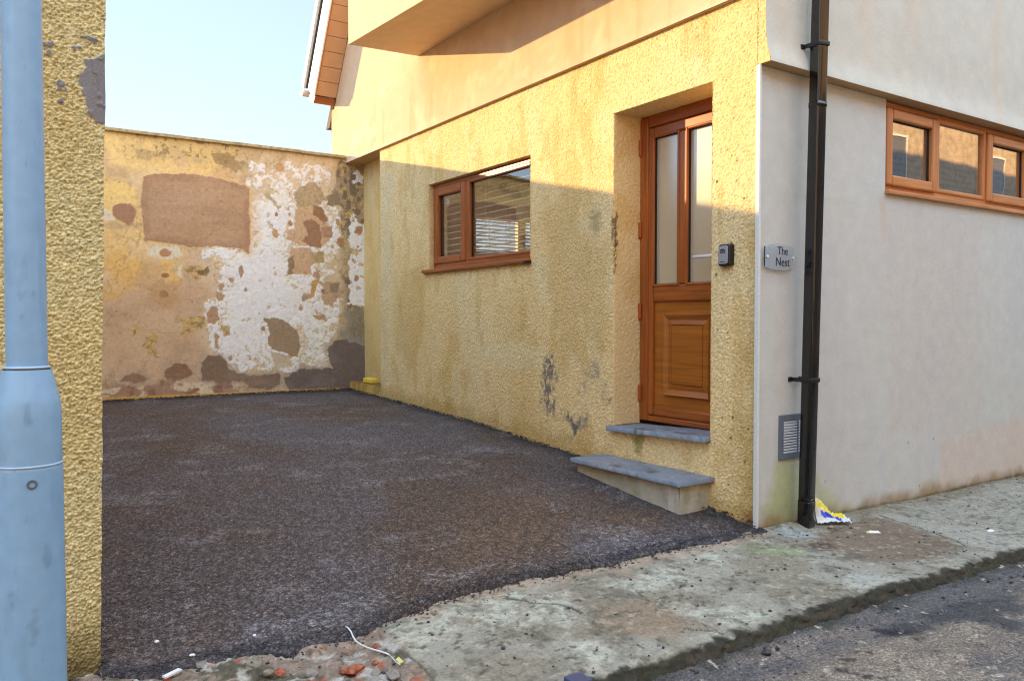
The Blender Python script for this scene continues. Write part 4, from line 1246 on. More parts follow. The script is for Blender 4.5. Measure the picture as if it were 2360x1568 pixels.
for pts, col in (([(650, 1312), (678, 1270), (740, 1274), (785, 1300), (795, 1345), (905, 1378), (1065, 1368), (1072, 1428), (1000, 1452), (750, 1435), (655, 1418)], (124, 104, 88)),
                 ([(1085, 1388), (1180, 1342), (1290, 1342), (1345, 1335), (1318, 1240), (1370, 1190), (1420, 1188), (1500, 1212), (1528, 1222), (1528, 1455), (1110, 1458)], (108, 96, 90)),
                 ([(450, 1385), (462, 1340), (490, 1316), (560, 1314), (590, 1345), (605, 1370), (540, 1402), (470, 1402)], (134, 106, 84)),
                 ([(220, 1408), (245, 1378), (275, 1368), (318, 1358), (350, 1385), (378, 1395), (300, 1412)], (136, 106, 86))):
    p.poly(wp(*pts), tuple(int(q * 0.6 + 78) for q in col), amp=0.05, f=12, soft=0.05, op=0.5, var=0.1, grow=0.03)
    m_ = p.poly(wp(*pts), col, amp=0.022, f=18, soft=0.006, h=0.003, var=0.10)
    p.lay(m_ * sstep(0.5, 0.68, fbm(X * 3, Z * 8, 425, 4)) * 0.4, tuple(min(255, q + 26) for q in col), var=0.06)
for c_, r, col in (((455, 845), 18, (150, 112, 84)), ((450, 945), 22, (160, 120, 90)), ((455, 725), 28, (170, 126, 92))):
    q = at(*cw(*c_), 1, WY); rr = r * 0.0021
    if r == 22: p.blob((q[0], q[2] - 0.01), (0.14, 0.16), (180, 142, 98), amp=0.03, f=8, soft=0.05, op=0.6)
    p.blob((q[0], q[2]), (rr, rr * 0.8), col, amp=0.008, soft=0.006)
for pts in ([(545, 1080), (600, 1065), (665, 1070), (680, 1120), (600, 1140), (545, 1185), (525, 1170), (550, 1120)], [(350, 1170), (385, 1150), (425, 1170), (405, 1220), (415, 1280), (370, 1270), (340, 1230)],
            [(265, 1130), (310, 1108), (328, 1145), (290, 1160)], [(540, 810), (600, 790), (690, 800), (680, 850), (640, 875), (590, 840)]):
    m_ = p.poly(wp(*pts), (190, 160, 108), amp=0.03, f=20, soft=0.006, var=0.3)
    p.lay(m_ * sstep(0.54, 0.62, n3) * 0.6, (124, 102, 74), var=0.2)
hole([(620, 820), (680, 805), (690, 835), (640, 850)], (96, 84, 70), 0.02, op=0.8, var=0.3)
# crumbling foot of the wall
low = sstep(0.58, 0.50, Z + (n2 - 0.5) * 0.12) * sstep(-0.9, -1.5, X + (n1 - 0.5) * 0.4)
p.lay(low * 0.9, (158, 126, 108), var=0.12)
p.lay(low * sstep(0.52, 0.60, fbm(X * 6, Z * 10, 431)), (204, 186, 160), var=0.1)
p.lay(low * sstep(0.60, 0.66, fbm(X * 7, Z * 9, 432)) * 0.7, (136, 98, 80), var=0.15)
foot = sstep(0.018, 0.004, Z - np.interp(X, [-3, -1.6, 0], [0.408, 0.396, 0.384]) + (n3 - 0.5) * 0.02)
p.lay(foot * 0.9, (198, 158, 82), var=0.15)
# hairline crazing
wr, _ = worley(X * 4 + (n2 - 0.5) * 2, Z * 3 + (n1 - 0.5) * 2, 433)
cr_ = np.abs(fbm(X * 2.2, Z * 2.2, 434, 5) - 0.5)
p.lay(sstep(0.010, 0.003, cr_) * 0.4 * (1 - white), (140, 112, 84))
p.lay(sstep(0.78, 0.84, vn(X * 70, Z * 70, 435) * 0.6 + vn(X * 25, Z * 25, 436) * 0.4) * 0.5, (130, 104, 78))
p.c = np.clip(p.c * np.array([1.26, 1.29, 1.28]), 0, 0.86)
hh = p.h + (n1 - 0.5) * 0.02 + (n2 - 0.5) * 0.006 + (n3 - 0.5) * 0.0025
g = GM(); g.add(np.stack([X, WY - hh - 0.002, Z], -1), p.c, (0, -1, 0), None, 0.03)
g.build('plaster_face', M['plaster_old'], bw)
b = MB(); b.box((-9.0, WY + 0.035, 0.0), (0.22, WY + 0.26, 3.20)); b.build('masonry', M['coping'], bw)
for k in range(7):
    xa = -5.4 + k * 0.80; xb = min(xa + 0.796, -0.044)
    if xb > xa: MB().box((xa, WY - 0.035 - 0.004 * (k % 2), 3.204 + 0.002 * (k % 3)), (xb, WY + 0.29, 3.240 + 0.002 * (k % 3)), 0.006).build('coping_slab', M['coping'], bw)

# ------------------------------------------------------------------ neighbouring building on the left
nb = empty('neighbouring_building', (-3.5, 0.0, 0.0), 'yellow roughcast building beside the lamp post with a grey mortar patch on its corner', 'building')
u = span(0.0, 1.0, 1 / 265.0); v = np.concatenate([span(-0.05, 2.52, 0.0028), span(2.52, 3.0, 0.03)[1:]])
S, Z = grid(u, v)
xe = -3.481 + 0.044 * Z / 2.34 + (fbm(Z * 9, Z * 0, 501, 3) - 0.5) * 0.010
X = -4.22 + S * (xe + 4.22)
p = Paint(X, Z, (214, 204, 156))
p.lay(sstep(0.45, 0.65, fbm(X * 3, Z * 2, 502)) * 0.5, (206, 188, 130), var=0.1)
p.lay(sstep(0.5, 0.68, fbm(X * 6, Z * 5, 503)) * 0.4, (214, 202, 150), var=0.1)
p.lay(sstep(0.30, 0.02, Z + (fbm(X * 9, Z * 9, 504) - 0.5) * 0.2) * 0.8, (138, 126, 84), var=0.2)
p.lay(sstep(0.10, 0.0, Z + (fbm(X * 9, Z * 9, 505) - 0.5) * 0.1) * 0.7, (104, 96, 66), var=0.2)
h, i = rough_h(X, Z, 506, 0.0082)
h = h * 1.45
p.c *= (0.78 + 0.40 * i)[..., None]
cn = crop(0, 0, 450 / 543)
def nw(*pts): return uv(cn, pts, 1, 0.0, 0, 2)


patch = p.mask(nw((510, 225), (475, 248), (430, 262), (378, 270), (388, 300), (362, 335), (358, 370), (378, 400), (366, 412), (392, 440), (396, 490), (384, 512), (415, 528), (442, 558), (510, 562)), 0.008, 40, 0.003)
for pts in ([(385, 172), (405, 165), (430, 185), (400, 190)], [(330, 215), (365, 205), (375, 220), (335, 228)], [(195, 205), (225, 205), (215, 240), (185, 250)], [(255, 375), (285, 368), (292, 400), (262, 402)], [(258, 460), (285, 458), (288, 468), (262, 470)], [(370, 155), (385, 155), (382, 165), (372, 166)]):
    patch = np.maximum(patch, p.mask(nw(*pts), 0.018, 45, 0.003))
p.lay(patch, (128, 126, 128), var=0.12, f=30)
ridge = np.abs(fbm(X * 22, Z * 12, 508, 3) - 0.5)
h = h * (1 - patch) + patch * (0.009 + sstep(0.05, 0.0, ridge) * 0.004)
g = GM(); g.add(np.stack([X, -h + 0.002, Z], -1), p.c, (0, -1, 0), None, 0.04)
g.build('front_wall', M['roughcast_near'], nb)
b = MB(); b.prism([(-12, 0.03, -0.1), (-3.488, 0.03, -0.1), (-3.440, 0.03, 3.02), (-12, 0.03, 3.02)], (0, 6.17, 0)); b.build('side_wall', M['neigh'], nb)
b = MB(); b.box((-12, -0.012, 3.002), (-3.42, 6.2, 3.05)); b.build('flat_roof', M['flat_roof'], nb)
b = MB(); b.box((-12, -0.004, -0.1), (-4.22, 0.029, 3.00)); b.build('wall_return', M['neigh'], nb)

# ------------------------------------------------------------------ street lamp
def atdepth(x, y, D):
    d = ray(x, y); return CAM + d * (D / (d[0] * FW[0] + d[1] * FW[1]))


DL = 2.16
PB = atdepth(73, 1500, DL)
cn9 = crop(0, 1300, 600 / 751)
zs = {k: atdepth(70, cn9(0, k)[1], DL)[2] for k in (95, 105, 265, 545, 556, 650)}
lamp = empty('street_lamp', (PB[0], PB[1], 0.0), 'pale blue-grey painted street lamp post with a thicker base, at the left edge', 'street lamp')


def lathe_g(name, prof, mat_, parent, seed, stains=()):
    prof = np.array(prof); th = np.linspace(0, 2 * math.pi, 97)
    zc = np.concatenate([np.linspace(a, b_, max(2, int((b_ - a) / 0.012)))[:-1] for a, b_ in zip(prof[:-1, 1], prof[1:, 1])] + [[prof[-1, 1]]])
    r = np.interp(zc, prof[:, 1], prof[:, 0])
    T, R = np.meshgrid(th, r); Zc = np.repeat(zc[:, None], len(th), 1)
    pp = Paint(T * 0.08, Zc, (132, 174, 212))
    pp.lay(sstep(0.45, 0.7, fbm(np.cos(T) * 2, Zc * 2 + np.sin(T), seed)) * 0.5, (142, 180, 212), var=0.04)
    pp.lay(sstep(0.60, 0.75, fbm(T * 2, Zc * 8, seed + 1)) * 0.2, (110, 140, 170), var=0.05)
    pp.lay(sstep(0.84, 0.87, fbm(T * 8, Zc * 40, seed + 2, 3)) * 0.6, (84, 98, 110), var=0.1)
    for (t0, z0_), rr in stains:
        pp.blob((t0 * 0.08, z0_), rr, (104, 136, 164), amp=0.012, f=70, soft=0.004, op=0.45, var=0.2)
    P_ = np.stack([PB[0] + R * np.cos(T), PB[1] + R * np.sin(T), Zc], -1)
    Nn = np.stack([np.cos(T), np.sin(T), T * 0], -1)
    gg = GM(); gg.add(P_, pp.c, Nn, None, 0)
    return gg.build(name, mat_, parent)


R0, RS = 0.0825, 0.0485
face = math.atan2(CAM[1] - PB[1], CAM[0] - PB[0])       # the side towards the pavement opposite
if face < 0: face += 2 * math.pi
base = lathe_g('base', [(R0 * 1.03, -0.02), (R0 * 1.02, 0.5), (R0, zs[556] - 0.004)], M['lamp'], lamp, 601,
               [((face + 0.5, 0.60), (0.012, 0.03)), ((face - 0.5, 0.5), (0.010, 0.02)), ((face + 0.1, 0.42), (0.01, 0.05)), ((face - 0.1, 0.70), 0.008)])
lathe_g('base_sleeve', [(R0, zs[556] - 0.004), (R0 * 0.985, zs[556] + 0.004), (R0 * 0.985, zs[265] - 0.03), (R0 * 0.965, zs[265]), (RS * 1.22, zs[105])], M['lamp'], lamp, 611,
        [((face + 0.0, (zs[265] + zs[545]) / 2 + 0.06), (0.010, 0.028)), ((face + 0.35, zs[265] + 0.05), 0.006)])
lathe_g('shaft', [(RS * 1.02, zs[105] - 0.005), (RS, 2.0), (RS * 0.93, 5.0)], M['lamp'], lamp, 621,
        [((face + 0.05, 1.30), (0.03, 0.004)), ((face - 0.3, 1.24), 0.008), ((face, 1.9), 0.004), ((face - 0.2, 1.75), 0.004)])
for nm, z, r, tk in (('weld_ring', zs[95], RS * 1.10, 0.008), ('weld_ring', zs[550] if 550 in zs else zs[545], R0 * 0.982, 0.006)):
    b = MB()
    b.rings([[(PB[0] + (r + tk * 0.5 * math.cos(q)) * math.cos(t), PB[1] + (r + tk * 0.5 * math.cos(q)) * math.sin(t), z + tk * 0.5 * math.sin(q)) for q in np.linspace(0, 2 * math.pi, 9)[:-1]]
             for t in np.linspace(0, 2 * math.pi, 65)], True, False)
    o = b.build(nm, None, lamp)
    o.data.materials.append(mat('lamp_weld', (168, 196, 220), rough=0.4, var=0.06))
# door lock
q = atdepth(76, 1118, DL - R0)
nrm = Vector((q[0] - PB[0], q[1] - PB[1], 0)).normalized()
pc = Vector((PB[0], PB[1], q[2])) + nrm * (R0 * 0.995)
side = nrm.cross(Vector((0, 0, 1)))
b = MB(); b.rings([[pc + nrm * dd + (side * math.cos(t) + Vector((0, 0, 1)) * math.sin(t)) * rr for t in np.linspace(0, 2 * math.pi, 25)[:-1]] for rr, dd in ((0.0125, -0.004), (0.0125, 0.003), (0.0075, 0.003), (0.0075, -0.003))], True, False)
b.build('lock_ring', M['vent_grey'], lamp)
b = MB(); b.rings([[pc + nrm * dd + (side * math.cos(t) + Vector((0, 0, 1)) * math.sin(t)) * rr for t in np.linspace(0, 2 * math.pi, 17)[:-1]] for rr, dd in ((0.0072, -0.006), (0.0072, 0.000))], True, True)
b.build('lock_core', M['alu'], lamp)
b = MB(); b.tube([(PB[0], PB[1], 4.95), (PB[0], PB[1], 5.2), (PB[0] + 0.1, PB[1] - 0.25, 5.35), (PB[0] + 0.25, PB[1] - 0.65, 5.4)], 0.035, 12); b.build('bracket_arm', M['alu'], lamp)
b = MB(); b.box((PB[0] + 0.15, PB[1] - 1.2, 5.36), (PB[0] + 0.40, PB[1] - 0.62, 5.48), 0.04); b.build('lantern', M['vent_grey'], lamp)

# ------------------------------------------------------------------ drainpipe
T0 = at(1891, 0, 1, -0.138); B0 = at(1862.5, 1190, 1, -0.115)
dp = empty('drainpipe', (B0[0], B0[1], -0.02), 'square black plastic drainpipe running down the cream front wall', 'drainpipe')


def psec(z, s, extra=0.0):
    t = (z - 0.0) / 3.15
    cx_ = B0[0] + (T0[0] - B0[0]) * t; cy_ = -0.100 + (-0.138 + 0.100) * t
    a = math.radians(9.0 + (-12.5 - 9.0) * t)
    h_ = s / 2; r = 0.008; out = []
    for sx, sy, a0 in ((1, 1, 0), (-1, 1, 90), (-1, -1, 180), (1, -1, 270)):
        for k in range(4):
            th_ = math.radians(a0 + 30 * k)
            out.append((sx * (h_ - r) + r * math.cos(th_), sy * (h_ - r) + r * math.sin(th_)))
    ca, sa = math.cos(a), math.sin(a)
    return [(cx_ + x * ca - y * sa, cy_ + x * sa + y * ca, z + extra * (-y)) for x, y in out]


b = MB(); b.rings([psec(z, 0.075) for z in np.linspace(0.10, 5.2, 60)], True, True); b.build('pipe', M['black'], dp)
b = MB(); b.rings([psec(0.135, 0.0770), psec(0.138, 0.0795), psec(0.130, 0.0795), psec(0.05, 0.079), psec(-0.045, 0.079, 0.0)], True, True); b.build('shoe', M['black'], dp)
b = MB(); b.rings([psec(2.53, 0.0775), psec(2.53, 0.079), psec(2.50, 0.079), psec(2.50, 0.0775)], True, True)
b.build('socket', M['black'], dp)
for (px, py) in ((1906, 108), (1870, 876)):
    z = at(px, py, 1, -0.14)[2]
    b = MB(); b.rings([psec(z - 0.013, 0.0765), psec(z - 0.013, 0.086), psec(z - 0.009, 0.088), psec(z + 0.009, 0.088), psec(z + 0.013, 0.086), psec(z + 0.013, 0.0765)], True, False)
    s0 = psec(z, 0.085)
    cx_ = sum(q[0] for q in s0) / 16; cy_ = sum(q[1] for q in s0) / 16
    wy = float(bell(np.array(z))) if z > 2.73 else 0.0
    for sx in (-1, 1):
        b.box((cx_ + sx * 0.040 - 0.004, cy_ + 0.0, z - 0.012), (cx_ + sx * 0.040 + 0.004, wy - 0.002, z + 0.012))
        b.box((min(cx_ + sx * 0.034, cx_ + sx * 0.066), wy - 0.010, z - 0.014), (max(cx_ + sx * 0.034, cx_ + sx * 0.066), wy + 0.004, z + 0.014), 0.003)
    b.build('bracket', M['black_matt'], dp)

# ------------------------------------------------------------------ wall vent
vt = empty('wall_vent', (0.37, 0, 0.51), 'grey louvred wall vent low on the front wall, partly behind the drainpipe', 'vent')
V_, H_ = frame_rect_x(-0.016, 0.001, 0.197, 0.545, 0.383, 0.655, 0.036)
V_.append(((0.362, -0.0155, 0.419), (0.378, 0.001, 0.619)))
bars('frame', V_ + H_, M['vent_grey'], vt, 0.002)
b = MB(); b.box((0.23, -0.003, 0.415), (0.512, 0.0, 0.622)); b.build('back_plate', M['rubber'], vt)
for k in range(12):
    z = 0.4215 + k * 0.0167
    for a, c in ((0.2335, 0.3615), (0.3785, 0.5085)):
        b = MB()
        b.prism([(a, -0.014, z), (a, -0.0035, z + 0.009), (a, -0.0035, z + 0.0105), (a, -0.014, z + 0.0075)], (c - a, 0, 0))
        b.build('louvre', M['alu'], vt)

# ------------------------------------------------------------------ house name sign
sg = empty('house_name_sign', (0.172, -0.02, 1.607), 'clear plastic house name sign reading The Nest on stand-off pins', 'sign')
x0, x1, zc = 0.034, 0.300, 1.607
out = []
for t in np.linspace(-1, 1, 17): out.append((0.5 * (x0 + x1) + t * (x1 - x0) / 2, zc + 0.060 + 0.018 * (1 - t * t)))
for t in np.linspace(1, -1, 17): out.append((0.5 * (x0 + x1) + t * (x1 - x0) / 2, zc - 0.060 - 0.018 * (1 - t * t)))
b = MB(); b.prism([(x, -0.024, z) for x, z in out], (0, 0.005, 0)); b.build('plate', M['acrylic'], sg)
b = MB(); b.box((x0 - 0.0012, -0.0242, zc - 0.058), (x0 + 0.002, -0.0188, zc + 0.058)); b.box((x0 + 0.040, -0.0195, zc - 0.062), (x0 + 0.043, -0.0185, zc + 0.066)); b.build('edge_shade_line', M['ink'], sg)  # dark strips drawn in for the plate's edge reflections and shadow
for px in (x0 + 0.022, x1 - 0.006):
    b = MB(); b.tube([(px, 0.0, zc + 0.0), (px, -0.028, zc + 0.0)], 0.006, 14); b.tube([(px, -0.026, zc), (px, -0.029, zc)], 0.0085, 14); b.build('stand_off_pin', M['steel'], sg)


def text(body, x, z, size, y):
    cu = bpy.data.curves.new('lettering', 'FONT'); cu.body = body; cu.size = size; cu.extrude = 0.0005
    cu.align_x = 'CENTER'; cu.align_y = 'CENTER'; cu.resolution_u = 6
    o = bpy.data.objects.new('tmp', cu); COL.objects.link(o)
    dg = bpy.context.evaluated_depsgraph_get(); dg.update()
    me = bpy.data.meshes.new_from_object(o.evaluated_get(dg))
    bpy.data.objects.remove(o)
    me.transform(Matrix.Translation((x, y, z)) @ Matrix.Rotation(math.radians(90), 4, 'X') @ Matrix.Diagonal((0.92, 1, 1, 1)))
    me.materials.clear()
    return link('lettering', me, M['ink'], sg)


text('The', 0.196, zc + 0.036, 0.068, -0.0252)
text('Nest', 0.196, zc - 0.030, 0.072, -0.0252)

# ------------------------------------------------------------------ key safe
ks = empty('key_safe', (-0.02, 0.222, 1.56), 'small black and grey key safe with rounded corners fixed beside the door', 'key safe')
def rrect(y0, y1, z0, z1, r, x, n=5):
    o = []
    for cy_, cz_, a0 in ((y1 - r, z1 - r, 0), (y0 + r, z1 - r, 90), (y0 + r, z0 + r, 180), (y1 - r, z0 + r, 270)):
        for k in range(n + 1):
            t = math.radians(a0 + 90 * k / n); o.append((x, cy_ + r * math.cos(t), cz_ + r * math.sin(t)))
    return o


b = MB(); b.rings([rrect(0.176, 0.268, 1.560, 1.692, 0.012, 0.004), rrect(0.176, 0.268, 1.560, 1.692, 0.012, -0.034), rrect(0.180, 0.264, 1.564, 1.688, 0.014, -0.042), rrect(0.184, 0.261, 1.568, 1.684, 0.014, -0.044)]); b.build('case', M['black_matt'], ks)
b = MB(); b.rings([rrect(0.188, 0.259, 1.571, 1.682, 0.013, -0.0438), rrect(0.188, 0.259, 1.571, 1.682, 0.013, -0.047), rrect(0.191, 0.256, 1.574, 1.679, 0.012, -0.0485)]); b.build('front_plate', M['grey_face'], ks)
b = MB()
arc = [(0.2075 + 0.0, 1.638), (0.246, 1.638)] + [(0.2268 + 0.0195 * math.cos(t), 1.654 + 0.009 * math.sin(t)) for t in np.linspace(0, math.pi, 9)]
b.prism([(-0.0484, y, z) for y, z in arc], (-0.0012, 0, 0)); b.build('dial_window', M['rubber'], ks)
for k in range(4):
    b = MB(); b.box((-0.0512, 0.2115 + k * 0.0085, 1.6405), (-0.0496, 0.2175 + k * 0.0085, 1.655), 0.0007); b.build('number_wheel', M['vent_grey'], ks)
b = MB()
bt = [(0.208 + k * 0.0031, 1.5850 + (0.0018 if k % 2 else 0.0)) for k in range(13)]
b.prism([(-0.0484, y, z) for y, z in bt] + [(-0.0484, y, z - 0.0042) for y, z in bt[::-1]], (-0.0006, 0, 0))
b.build('badge', M['ink'], ks)

# ------------------------------------------------------------------ blinds inside the windows
def blind_s(ya, yb, z0, z1, pitch, x):
    L_ = []
    z = z0
    while z < z1:
        L_.append(([(x - 0.022, ya, z - 0.008), (x + 0.022, ya, z + 0.008), (x + 0.022, ya, z + 0.011), (x - 0.022, ya, z - 0.005)], (0, yb - ya, 0)))
        z += pitch
    return L_


ob = empty('venetian_blind', (0.19, 3.2, 1.8), 'white venetian blind with open slats inside the side window', 'blind')
for pts, off in blind_s(2.34, 4.09, 1.80, 2.52, 0.0625, 0.19): MB().prism(pts, off).build('slat', M['slat'], ob)
for y in (2.52, 2.95, 3.30, 3.75):
    for dx in (-0.022, 0.022): MB().tube([(0.19 + dx, y, 1.79), (0.19 + dx, y, 2.55)], 0.0012, 5).build('cord', M['slat'], ob)
b = MB(); b.box((0.165, 2.34, 2.55), (0.215, 4.09, 2.585), 0.004); b.build('head_rail', M['slat'], ob)
ob = empty('venetian_blind', (2.75, 6.41, 2.1), 'cream venetian blind of the rear window, seen through the side window', 'blind')
z = 2.10
while z < 2.74:
    MB().prism([(RW[0] - 0.04, 6.388, z + 0.006), (RW[0] - 0.04, 6.432, z - 0.006), (RW[0] - 0.04, 6.432, z - 0.003), (RW[0] - 0.04, 6.388, z + 0.009)], (RW[1] - RW[0] + 0.08, 0, 0)).build('slat', M['slat'], ob); z += 0.05
for x in (2.15, 2.45, 2.9, 3.3): MB().tube([(x, 6.387, 2.08), (x, 6.387, 2.76)], 0.0014, 5).build('cord', M['slat'], ob)
ob = empty('venetian_blind', (2.35, 0.16, 2.1), 'white venetian blind inside the long front window', 'blind')
z = 2.15
while z < 2.69:
    MB().prism([(1.34, 0.14, z + 0.004), (1.34, 0.18, z - 0.004), (1.34, 0.18, z - 0.002), (1.34, 0.14, z + 0.006)], (2.02, 0, 0)).build('slat', M['slat'], ob); z += 0.045
for x in (1.5, 1.75, 2.1, 2.45, 2.9, 3.2): MB().tube([(x, 0.138, 2.14), (x, 0.138, 2.70)], 0.0012, 5).build('cord', M['slat'], ob)

# ------------------------------------------------------------------ small things lying about
o = MB(); o.box((0.02, 5.60, 0.478), (0.11, 5.86, 0.535), 0.012, 3)
ob = o.build('sponge', M['yellow_foam'])
tag(ob, 'yellow sponge block lying on the low ledge at the rear corner', 'sponge')

# crumpled carrier bag at the foot of the pipe
bs = crop(2950, 1850, 350 / 2360)
bag0 = at(*bs(800, 700), 2, 0.03)
A, B = grid(np.linspace(0, 1, 70), np.linspace(0, 1, 46))
ux = np.array([0.80, 0.10, 0.0]); ux /= np.linalg.norm(ux)
foot = at(*bs(790, 780), 2, -0.018)
right_ = at(*bs(1660, 690), 2, 0.0)
alng = right_ - foot; alng[2] = 0
back = np.array([-alng[1], alng[0], 0]); back = back / np.linalg.norm(back) * 0.085
hgt = 0.012 + 0.105 * np.exp(-((A - 0.02) / 0.35) ** 2) * B + 0.06 * np.exp(-((B - 0.75) / 0.4) ** 2) * (1 - A * 0.75) + (fbm(A * 5, B * 4, 701, 4) - 0.5) * 0.06 * (0.3 + B) + np.abs(fbm(A * 9, B * 7, 702, 3) - 0.5) * 0.04
wob = (fbm(A * 4, B * 4, 703) - 0.5) * 0.06
P3 = foot + A[..., None] * alng + (B + wob)[..., None] * back
P3[..., 2] = -0.022 + np.maximum(hgt, 0.004)
pp = Paint(A, B, (206, 212, 216))
tt = B + (fbm(A * 4, B * 4, 704) - 0.5) * 0.25
pp.lay(sstep(0.52, 0.56, tt) * sstep(0.96, 0.9, A), (224, 212, 40))
pp.lay(sstep(0.24, 0.28, tt) * sstep(0.56, 0.52, tt) * sstep(0.12, 0.18, A) * sstep(0.80, 0.74, A), (28, 58, 190))
pp.lay(sstep(0.52, 0.56, tt) * sstep(0.60, 0.66, fbm(A * 9, B * 9, 705)), (228, 222, 190))
g = GM(); g.add(P3, pp.c, (0, 0, 1), None, 0)
tag(g.build('carrier_bag', M['bag']), 'crumpled blue, yellow and white carrier bag at the foot of the drainpipe', 'plastic bag')


def stone_bm(c, r, seed, sq=(1, 1, 0.7), sub=2, rough=0.35):
    bm_ = bmesh.new(); bmesh.ops.create_icosphere(bm_, subdivisions=sub, radius=1.0)
    rr = random.Random(seed)
    ph = [Vector((rr.uniform(-1, 1), rr.uniform(-1, 1), rr.uniform(-1, 1))).normalized() for _ in range(7)]
    of = [rr.uniform(0.55, 0.9) for _ in ph]
    for v_ in bm_.verts:
        d = v_.co.normalized(); k = 1.0
        for a, o_ in zip(ph, of):
            t_ = d.dot(a)
            if t_ > o_: k = min(k, o_ / t_)
        v_.co = Vector((d.x * k * sq[0], d.y * k * sq[1], d.z * k * sq[2])) * r
    rot = Matrix.Rotation(rr.uniform(0, 6.28), 4, 'Z')
    bmesh.ops.transform(bm_, matrix=Matrix.Translation(c) @ rot, verts=bm_.verts[:])
    return bm_


def lump(name, px, r, m, label, cat, seed, group=None, z=0.0, sq=(1, 1, 0.6)):
    q = at(*px, 2, z)
    bm_ = stone_bm((q[0], q[1], z + r * sq[2] * 0.45), r, seed, sq)
    me = bpy.data.meshes.new(name); bm_.to_mesh(me); bm_.free()
    return tag(link(name, me, m), label, cat, group)


lump('brick_fragment', c3(1700, 905), 0.040, M['brick'], 'largest orange broken brick lump in the rubble, below the white cable', 'brick', 1, 'broken brick in the rubble', z=0.0, sq=(1.25, 0.9, 0.5))
lump('brick_fragment', c3(1858, 745), 0.020, M['brick'], 'orange brick chip just above the bend of the white cable', 'brick', 2, 'broken brick in the rubble', sq=(1.2, 0.8, 0.5))
lump('brick_fragment', c3(1225, 915), 0.022, M['brick'], 'dull orange brick chip left of the largest brick lump', 'brick', 3, 'broken brick in the rubble')
lump('brick_fragment', c3(1850, 850), 0.014, M['brick'], 'small dark brick chip between the largest brick lump and the yellow tag', 'brick', 4, 'broken brick in the rubble')
lump('brick_fragment', c3(500, 955), 0.022, M['brick'], 'orange brick chip below the white plastic strip', 'brick', 5, 'broken brick in the rubble')
lump('stone', c3(720, 870), 0.026, M['stone'], 'pale round stone at the ragged asphalt edge, right of the white plastic strip', 'stone', 11, 'stones in the rubble')
lump('stone', c3(1145, 915), 0.022, M['stone'], 'pale stone beside the dull orange brick chip', 'stone', 12, 'stones in the rubble')
lump('stone', c3(1430, 925), 0.026, M['stone'], 'pale stone just left of the largest brick lump', 'stone', 13, 'stones in the rubble')
lump('stone', c3(1855, 925), 0.022, M['stone'], 'grey stone just right of the largest brick lump', 'stone', 14, 'stones in the rubble')
lump('stone', c3(1965, 940), 0.030, M['stone'], 'pale stone at the picture edge below the yellow tag', 'stone', 15, 'stones in the rubble')
lump('stone', bs(1120, 860), 0.020, M['stone'], 'grey pebble tucked under the carrier bag', 'stone', 16, z=-0.02)
lump('stone', c5(1860, 740), 0.022, M['chip'], 'dark tar lump lying in the gutter against the kerb', 'stone', 17, z=-0.06)
lump('stone', c5(340, 1370), 0.020, M['chip'], 'dark tar lump in the gutter nearest the camera', 'stone', 18, z=-0.06)
lump('plastic_chip', c3(418, 708), 0.012, M['paper'], 'white square chip lying on the asphalt near the left wall', 'litter', 21, z=0.03, sq=(1, 0.8, 0.5))
lump('plastic_chip', c3(650, 800), 0.012, M['paper'], 'white triangular chip on the asphalt above the white strip', 'litter', 22, z=0.02, sq=(0.8, 1, 0.5))
lump('plastic_chip', c3(1057, 665), 0.007, M['paper'], 'tiny white round chip on the asphalt', 'litter', 23, z=0.03)
a = at(*c3(465, 945), 2, 0.02); c_ = at(*c3(570, 893), 2, 0.02)
d = Vector(c_ - a); n_ = Vector((-d.y, d.x, 0)).normalized() * 0.010
b = MB(); b.prism([Vector(a) - n_, Vector(c_) - n_, Vector(c_) + n_, Vector(a) + n_], (0, 0, 0.006)); tag(b.build('plastic_strip', M['paper']), 'white plastic strip lying on the asphalt edge in the foreground', 'litter')
cab = empty('cable', tuple(at(*c3(1720, 700), 2, 0.01)), 'thin white cable with a yellow tag lying across the rubble', 'cable')
pts = [at(*c3(x, y), 2, z_) for x, y, z_ in [(1655, 607, 0.028), (1668, 613, 0.034), (1690, 640, 0.034), (1703, 672, 0.03), (1722, 702, 0.022), (1755, 725, 0.018), (1792, 742, 0.018), (1835, 757, 0.018), (1880, 769, 0.018), (1915, 780, 0.016), (1942, 792, 0.014)]]
b = MB(); b.tube(pts, 0.0030, 8); b.build('sheath', M['wire'], cab)
pts = [at(*c3(x, y), 2, z_) for x, y, z_ in [(1940, 791, 0.014), (1962, 812, 0.012), (1985, 838, 0.012), (2012, 856, 0.012)]]
b = MB(); b.tube(pts, 0.0016, 6); b.build('bare_end', M['wire'], cab)
q = at(*c3(2012, 838), 2, 0.012); b = MB()
b.prism([(q[0] - 0.008, q[1] - 0.015, 0.012), (q[0] + 0.010, q[1] - 0.008, 0.012), (q[0] + 0.003, q[1] + 0.018, 0.022), (q[0] - 0.012, q[1] + 0.012, 0.018)], (0, 0, 0.002)); b.build('yellow_tag', M['tagm'], cab)
q = at(*c5(1125, 492), 2, -0.03)
b = MB(); b.prism([(q[0] - 0.01, q[1] + 0.018, q[2] + 0.004), (q[0] + 0.045, q[1] - 0.02, q[2] + 0.003), (q[0] + 0.055, q[1] + 0.002, q[2] + 0.008), (q[0] + 0.01, q[1] + 0.03, q[2] + 0.012)], (0, 0, 0.003))
sw = empty('wrapper', tuple(q), 'torn white and yellow wrapper scrap on the pavement right of the carrier bag', 'litter')
b.build('white_part', M['paper'], sw)
